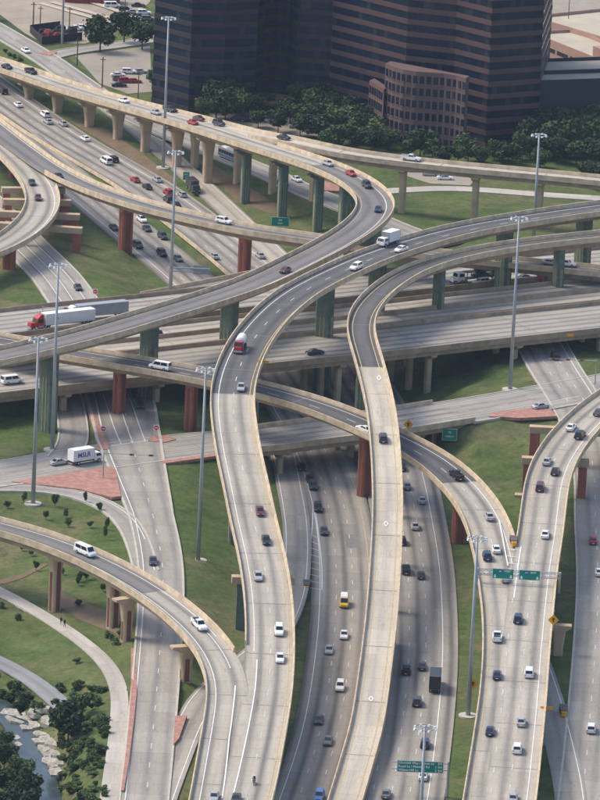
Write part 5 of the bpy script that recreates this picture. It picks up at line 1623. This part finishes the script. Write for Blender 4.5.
# labels: colour, kind, road; a neighbour that is one of its kind there tells look-alikes apart
PHR = {'FN': 'on the frontage behind the flyover bend', 'R1': 'on the tall bend flyover', 'R2': 'on the tower side flyover', 'NB': 'in outgoing freeway lanes', 'SB': 'in oncoming freeway lanes', 'R9': 'on the pale ramp over the straddle bents',
       'R10': 'on the low red-piered ramp bridge', 'W1': 'on the truck deck of the mainline', 'S1': 'on the narrow mainline deck', 'S3': 'on the wide mainline viaduct', 'N1': 'in the turn lanes at the far junction', 'R7': 'on the dark ramp toward the split', 'R3': 'on the long central flyover',
       'R4': 'on the curved tan ramp', 'R5': 'on the narrow single lane ramp', 'R8': 'on the light split ramp', 'G3': 'on the near junction road', 'FE': 'on the crossing frontage road', 'G5': 'on the shaded frontage road',
       'LOT': 'parked in the tan car park', 'DIRT': 'parked in the dirt lot', 'TOWER': 'parked below the dark tower', 'PARK': 'parked under the far flyover'}
def zone(v):
    """far or near stretch of the long freeway"""
    if v[3] in ('NB', 'SB'):
        return v[3] + ('far' if v[0].location.y > 40 else 'near')
    return v[3]
for v in VEH:
    z = zone(v)
    v.append(PHR[v[3]] + (' beyond the mainline' if z.endswith('far') else ' past the frontage bridge' if z.endswith('near') else ''))
from collections import Counter
cnt = Counter((v[1], v[2], v[5]) for v in VEH)
for v in VEH:
    e = v[0]
    base = '%s %s %s' % (v[1], v[2], v[5])
    if v[4]:
        lab = v[4]
    elif cnt[(v[1], v[2], v[5])] == 1:
        lab = base
    else:
        best = None
        for u in VEH:
            if u is not v and u[5] == v[5] and cnt[(u[1], u[2], u[5])] == 1 and not u[4]:
                dd = (u[0].location - e.location).length
                if dd < 45 and (best is None or dd < best[0]): best = (dd, u)
        lab = base + (', near the %s %s' % (best[1][1], best[1][2]) if best else '')
        if best is None:
            lab = base + ', standing apart'
    e['label'] = lab
    e['group'] = 'vehicles ' + v[5]

# ---- trucks, bus, motorcycle
def wheelset(e, xs, hw, r_=.5):
    for x in xs:
        for sy in (-1, 1):
            w = ob('wheel', WM[r_][0], e, (x, sy * (hw - .16), r_))
            ob('rim', WM[r_][1], w)
def at_road(px, py, key, sgn, name, label, cat='truck', dz=.07, back=0.0):
    r = RD[key]
    d, o, z = r.pix(px, py)
    e = ob(name, None, loc=r.at(d + back * sgn, o, dz), label=label, cat=cat, group='trucks and buses')
    orient(e, r, d, sgn)
    return e
def cab_over(e, x0, x1, hw, z0, z1, mat, slope=.35):
    """truck cab with sloped windscreen and side windows"""
    b = MB()
    zmid = z0 + (z1 - z0) * .5
    vs = [(x0, -hw, z0), (x1, -hw, z0), (x1, hw, z0), (x0, hw, z0), (x0, -hw, zmid), (x1, -hw, zmid), (x1, hw, zmid), (x0, hw, zmid), (x0, -hw * .92, z1), (x1 - slope, -hw * .9, z1), (x1 - slope, hw * .9, z1), (x0, hw * .92, z1)]
    b.add(vs, [(3, 2, 1, 0), (0, 1, 5, 4), (1, 2, 6, 5), (2, 3, 7, 6), (3, 0, 4, 7), (4, 5, 9, 8), (5, 6, 10, 9), (6, 7, 11, 10), (7, 4, 8, 11), (8, 9, 10, 11)])
    ob('cab', b.mesh('cab', mat), e)
    g = MB(); g.add(*quad_on(vs[5], vs[6], vs[10], vs[9], .06, .94, .08, .85, .02)); ob('windshield', g.mesh('windshield', 'car_glass'), e)
    for q in ((4, 5, 9, 8), (6, 7, 11, 10)):
        g = MB(); g.add(*quad_on(vs[q[0]], vs[q[1]], vs[q[2]], vs[q[3]], .25, .9, .1, .8, .02)); ob('side_window', g.mesh('side_window', 'car_glass'), e)
    for sy in (-1, 1): ob('headlight', HLM, e, (x1 + .02, sy * hw * .72, z0 + .35))
def box_truck(e, L, cabmat, boxmat, boxh=3.4, hw=1.25, text=None, cl=2.2):
    h = L / 2
    ob('chassis', MB().box(-h, h - .3, -.8, .8, .55, .95).mesh('chassis', 'rubber'), e)
    bx = ob('cargo_box', MB().box(-h, h - cl - .15, -hw, hw, 1.0, boxh).mesh('cargo_box', boxmat), e)
    for x in (-h + .02, h - cl - .25):
        ob('corner_trim', MB().box(x, x + .1, -hw - .02, hw + .02, .98, boxh + .03).mesh('corner_trim', 'steel'), bx)
    cab_over(e, h - cl, h, hw * .88, .55, 2.35, cabmat, .5)
    wheelset(e, (-h + 1.5, h - 1.0), hw)
    for sy in (-1, 1): ob('taillight', TLM, e, (-h + .02, sy * hw * .8, .85))
    if text:
        ob('lettering', text_mesh(text, 1.6, 'sign_blue', 'CENTER', .012), bx, (-cl / 2 - .1, -hw - .03, (boxh + 1.05) / 2), UPR)
e = at_road(85, 463, 'FE', 1, 'box_truck', 'white delivery truck with dark blue lettering at the near junction')
box_truck(e, 8.4, 'paint_white', 'white', 3.7, text='MSLR')
e = at_road(388, 245, 'R3', 1, 'box_truck', 'white box truck at the start of the dark central flyover')
box_truck(e, 7.6, 'paint_white', 'white', 3.6)
e = at_road(435, 688, 'NB', -1, 'box_truck', 'long black box truck in the outgoing freeway lanes')
box_truck(e, 9.0, 'paint_black', 'paint_black', 3.9)
e = at_road(193, 191, 'RN', 1, 'box_truck', 'dark grey box truck on the far entry ramp')
box_truck(e, 8.0, 'paint_dark_grey', 'paint_dark_grey', 3.3)
# red truck with a white rounded tank on the central flyover
e = at_road(240, 350, 'R3', 1, 'tank_truck', 'red truck with a white rounded body on the dark flyover curve')
ob('chassis', MB().box(-3.6, 3.3, -.8, .8, .55, .95).mesh('chassis', 'rubber'), e)
b = MB(); n = 14
prev = None
for x, s in ((-3.7, .75), (-3.5, .95), (-1.5, 1.0), (.6, 1.0), (.9, .9)):
    ringv = [(x, 1.15 * s * math.cos(2 * math.pi * k / n), 2.2 + 1.15 * s * math.sin(2 * math.pi * k / n)) for k in range(n)]
    k0 = len(b.v); b.v += [Vector(q) for q in ringv]
    if prev is not None:
        b.f += [(prev + k, prev + (k + 1) % n, k0 + (k + 1) % n, k0 + k) for k in range(n)]; b.m += [0] * n
    else:
        b.f.append(tuple(range(k0, k0 + n))); b.m.append(0)
    prev = k0
b.f.append(tuple(range(prev, prev + n))); b.m.append(0)
ob('tank', b.mesh('tank', 'white', True), e)
cab_over(e, 1.2, 3.0, 1.1, .6, 2.7, 'paint_red', .3)
ob('hood', MB().frustum((3.0, 4.0, -.85, .85), .6, (3.0, 3.9, -.75, .75), 1.6).mesh('hood', 'paint_red'), e)
ob('bumper', MB().box(4.0, 4.2, -1.1, 1.1, .45, .85).mesh('bumper', 'steel'), e)
wheelset(e, (-2.6, -1.3, 3.2), 1.2)
# articulated truck with red cab, and the grey trailer truck beside it
def semi(px, py, key, sgn, cabmat, trmat, label, tl=14.6, trh=4.0, logo=False):
    e = at_road(px, py, key, sgn, 'articulated_truck', label)
    x1 = tl / 2 + 1.5
    x0 = x1 - tl
    x0 -= 1.5; x1 -= 1.5
    tr = ob('trailer', MB().box(x0, x1, -1.28, 1.28, 1.15, trh).mesh('trailer', trmat), e)
    ob('trailer_rail', MB().box(x0 - .02, x1 + .02, -1.3, 1.3, 1.0, 1.14).mesh('trailer_rail', 'steel'), tr)
    ob('rear_door', MB().box(x0 - .05, x0 - .01, -1.2, 1.2, 1.25, trh - .1).mesh('rear_door', 'steel'), tr)
    if logo:
        ob('emblem', MB().prism([(0, .55), (.6, -.45), (-.6, -.45)], 0, .03).mesh('emblem', 'dark_steel'), tr, (x1 - 3.2, -1.29, 2.9), UPR)
        ob('emblem', MB().prism([(0, .55), (.6, -.45), (-.6, -.45)], 0, .03).mesh('emblem', 'dark_steel'), tr, (x1 - 3.2, 1.32, 2.9), UPR)
    cab_over(e, x1 + .5, x1 + 2.6, 1.2, .7, 3.0, cabmat, .3)
    ob('hood', MB().frustum((x1 + 2.6, x1 + 4.2, -.95, .95), .7, (x1 + 2.6, x1 + 4.0, -.8, .8), 1.9).mesh('hood', cabmat), e)
    ob('roof_fairing', MB().frustum((x1 + .5, x1 + 2.2, -1.1, 1.1), 3.01, (x1 + .5, x1 + 1.2, -1.0, 1.0), 3.9).mesh('roof_fairing', cabmat), e)
    ob('bumper', MB().box(x1 + 4.2, x1 + 4.4, -1.2, 1.2, .45, .9).mesh('bumper', 'steel'), e)
    ob('chassis', MB().box(x1 - 2, x1 + 4.1, -.6, .6, .6, 1.0).mesh('chassis', 'rubber'), e)
    for sy in (-1, 1):
        ob('exhaust', MB().tube((x1 + .4, sy * 1.15, 1), (x1 + .4, sy * 1.15, 4.0), .09, n=8).mesh('exhaust', 'steel'), e)
        ob('fuel_tank', MB().tube((x1 + .6, sy * 1.0, .85), (x1 + 2.0, sy * 1.0, .85), .35, n=10).mesh('fuel_tank', 'steel'), e)
    wheelset(e, (x0 + 1.2, x0 + 2.5, x1 - .9, x1 + .4, x1 + 3.4), 1.25)
    return e
semi(68, 326, 'W1', -1, 'paint_red', 'white', 'white articulated truck with a bright red cab beside the far junction', logo=True)
semi(101, 318, 'W1', -1, 'paint_white', 'steel', 'grey articulated trailer truck passing behind the red cab truck')
# car carrier
e = at_road(478, 281, 'W1', -1, 'car_carrier', 'dark open car carrier truck with a white cab on the truck deck')
b = MB()
for z in (1.0, 2.7):
    b.box(-8, 4.5, -1.2, 1.2, z, z + .14)
for x in (-7.8, -4.5, -1.5, 1.5, 4.3):
    for sy in (-1.15, 1.15): b.box(x - .08, x + .08, sy - .08, sy + .08, 1.1, 2.75)
ob('rack', b.mesh('rack', 'dark_steel'), e)
cab_over(e, 5.0, 7.4, 1.2, .6, 2.9, 'paint_white', .3)
ob('hood', MB().frustum((7.4, 8.6, -.95, .95), .6, (7.4, 8.4, -.8, .8), 1.7).mesh('hood', 'paint_white'), e)
wheelset(e, (-6.5, -5.2, 4.6, 5.8, 7.9), 1.25)
for k, (x, z, c) in enumerate(((-6, 2.85, 'black'), (-1, 2.85, 'dark grey'), (-5.5, 1.15, 'silver'), (-.5, 1.15, 'black'))):
    t_ = ob('sedan', None, loc=e.matrix_basis @ Vector((x, 0, z)), rot=tuple(e.rotation_euler), label='%s car riding on the %s rack of the car carrier, %s end' % (c, 'upper' if z > 2 else 'lower', 'rear' if x < -3 else 'front'), cat='car', group='cars on the carrier')
    put(t_, KIND['sedan']['body'], 'body', mat='paint_' + c.replace(' ', '_'))
    for nm in ('windshield', 'rear_window'): put(t_, KIND['sedan'][nm], nm)
    for nm in ('side_windows_l', 'side_windows_r'): put(t_, KIND['sedan'][nm], 'side_window')
    for x_, y_, r_ in KIND['sedan']['wheels']: put(t_, WM[r_][0], 'wheel', (x_, y_, r_))
# bus
e = at_road(231, 160, 'FN', 1, 'bus', 'blue and white city bus behind the flyover piers', cat='bus')
bd_ = MB()
loft(bd_, [(-5.9, 1.2, .35, 3.0, 1.05), (-5.7, 1.27, .3, 3.1, 1.15), (5.6, 1.27, .3, 3.1, 1.15), (5.95, 1.18, .35, 3.0, 1.05)])
ob('body', bd_.mesh('body', 'paint_silver'), e)
ob('roof_unit', MB().frustum((-4.5, -1.5, -.8, .8), 3.08, (-4.3, -1.7, -.7, .7), 3.4).mesh('roof_unit', 'white'), e)
for sy in (-1, 1):
    for k in range(7):
        x = -5.2 + k * 1.5
        ob('side_window', MB().box(x, x + 1.3, sy * 1.27 - .02, sy * 1.27 + .02, 1.5, 2.5).mesh('side_window', 'car_glass'), e)
    ob('stripe', MB().box(-5.6, 5.5, sy * 1.28 - .02, sy * 1.28 + .02, .75, 1.2).mesh('stripe', 'paint_blue'), e)
ob('windshield', MB().box(5.88, 6.0, -1.0, 1.0, 1.3, 2.7).mesh('windshield', 'car_glass'), e)
wheelset(e, (-3.6, 3.8), 1.27)
# motorcycle and rider
e = at_road(254, 784, 'R3', 1, 'motorcycle', 'black motorcycle carrying a rider on the merged flyover', cat='motorcycle')
b = MB()
for x in (-.7, .75):
    b2_ = MB().tube((x, -.06, .31), (x, .06, .31), .31, n=14)
    ob('wheel', b2_.mesh('wheel', 'rubber'), e)
ob('frame', MB().frustum((-.6, .6, -.13, .13), .35, (-.45, .45, -.16, .16), .75).mesh('frame', 'dark_steel'), e)
ob('fuel_tank', MB().frustum((-.05, .5, -.16, .16), .75, (.05, .4, -.1, .1), 1.0).mesh('fuel_tank', 'paint_black'), e)
ob('seat', MB().box(-.7, -.06, -.15, .15, .75, .86).mesh('seat', 'rubber'), e)
ob('fork', MB().tube((.75, 0, .31), (.5, 0, 1.05), .05, n=6).tube((.5, -.36, 1.06), (.5, .36, 1.06), .03, n=6).mesh('fork', 'steel'), e)
def person(loc, rotz, label, pose, top='dark_cloth', legs='dark_cloth', group=None):
    """one continuous skinned body; pose: joint name -> position"""
    J = pose
    names = list(J)
    edges = [('pelvis', 'chest'), ('chest', 'neck'), ('neck', 'head'), ('head', 'crown'), ('chest', 'sh_l'), ('sh_l', 'el_l'), ('el_l', 'ha_l'), ('chest', 'sh_r'), ('sh_r', 'el_r'), ('el_r', 'ha_r'),
             ('pelvis', 'hip_l'), ('hip_l', 'kn_l'), ('kn_l', 'an_l'), ('an_l', 'to_l'), ('pelvis', 'hip_r'), ('hip_r', 'kn_r'), ('kn_r', 'an_r'), ('an_r', 'to_r')]
    rad = {'pelvis': .15, 'chest': .17, 'neck': .065, 'head': .105, 'crown': .09, 'sh': .075, 'el': .05, 'ha': .04, 'hip': .10, 'kn': .065, 'an': .045, 'to': .04}
    me = bpy.data.meshes.new('body')
    me.from_pydata([J[n_] for n_ in names], [(names.index(a), names.index(b_)) for a, b_ in edges], [])
    o = ob('person', me, loc=loc, rot=(0, 0, rotz), label=label, cat='person', group=group)
    sk = o.modifiers.new('skin', 'SKIN')
    for i, n_ in enumerate(names):
        r_ = rad[n_.split('_')[0]]
        me.skin_vertices[0].data[i].radius = (r_, r_)
    me.skin_vertices[0].data[names.index('pelvis')].use_root = True
    o.modifiers.new('sub', 'SUBSURF').levels = 1
    me.materials.append(M[top])
    return o
ride = {'pelvis': (-.3, 0, .98), 'chest': (-.12, 0, 1.38), 'neck': (-.03, 0, 1.55), 'head': (0, 0, 1.66), 'crown': (.01, 0, 1.78), 'sh_l': (-.08, .2, 1.45), 'el_l': (.15, .32, 1.22), 'ha_l': (.46, .33, 1.08), 'sh_r': (-.08, -.2, 1.45), 'el_r': (.15, -.32, 1.22), 'ha_r': (.46, -.33, 1.08),
        'hip_l': (-.25, .13, .95), 'kn_l': (.18, .24, .78), 'an_l': (-.1, .22, .40), 'to_l': (.1, .22, .36), 'hip_r': (-.25, -.13, .95), 'kn_r': (.18, -.24, .78), 'an_r': (-.1, -.22, .40), 'to_r': (.1, -.22, .36)}
pr_ = person(e.location, e.rotation_euler.z, 'person in dark riding clothes and helmet sitting on the motorcycle', ride)
ob('helmet', MB().tube((.0, 0, 1.60), (.0, 0, 1.74), .14, .15, 12).tube((.0, 0, 1.74), (0, 0, 1.84), .15, .08, 12).mesh('helmet', 'white'), pr_)
walk = {'pelvis': (0, 0, .95), 'chest': (.03, 0, 1.30), 'neck': (.03, 0, 1.48), 'head': (.05, 0, 1.60), 'crown': (.05, 0, 1.72), 'sh_l': (.02, .19, 1.40), 'el_l': (-.08, .25, 1.13), 'ha_l': (.03, .25, .9), 'sh_r': (.02, -.19, 1.40), 'el_r': (-.02, -.25, 1.12), 'ha_r': (.18, -.24, .95),
        'hip_l': (0, .1, .9), 'kn_l': (.14, .1, .5), 'an_l': (.16, .1, .09), 'to_l': (.33, .1, .05), 'hip_r': (0, -.1, .9), 'kn_r': (-.03, -.1, .48), 'an_r': (-.25, -.1, .13), 'to_r': (-.1, -.1, .05)}
r = RD['TR']
for px, lab in (((61, 624.5), 'person in dark clothes walking on the pale trail'), ((64.5, 627), 'second person in dark clothes walking on the pale trail near the verge')):
    d, o_, z = r.pix(*px)
    t = r.tan(d)
    person(r.at(d, o_, .01), math.atan2(t.y, t.x), lab, walk, group='walkers on the trail')

# ------------------------------------------------------------------ haze
m = bpy.data.materials.new('haze')
m.use_nodes = True
t = m.node_tree
t.nodes.clear()
mo = t.nodes.new('ShaderNodeOutputMaterial')
pv = t.nodes.new('ShaderNodeVolumePrincipled')
pv.inputs['Color'].default_value = (0.55, 0.69, 0.97, 1)
pv.inputs['Density'].default_value = 0.000028
pv.inputs['Anisotropy'].default_value = 0.0
t.links.new(pv.outputs[0], mo.inputs['Volume'])
M['haze'] = m
ob('haze', MB().box(-6100, 6100, -6100, 6100, -9, 392).mesh('haze', 'haze'), kind='stuff', label='thin bluish summer haze over the whole interchange')
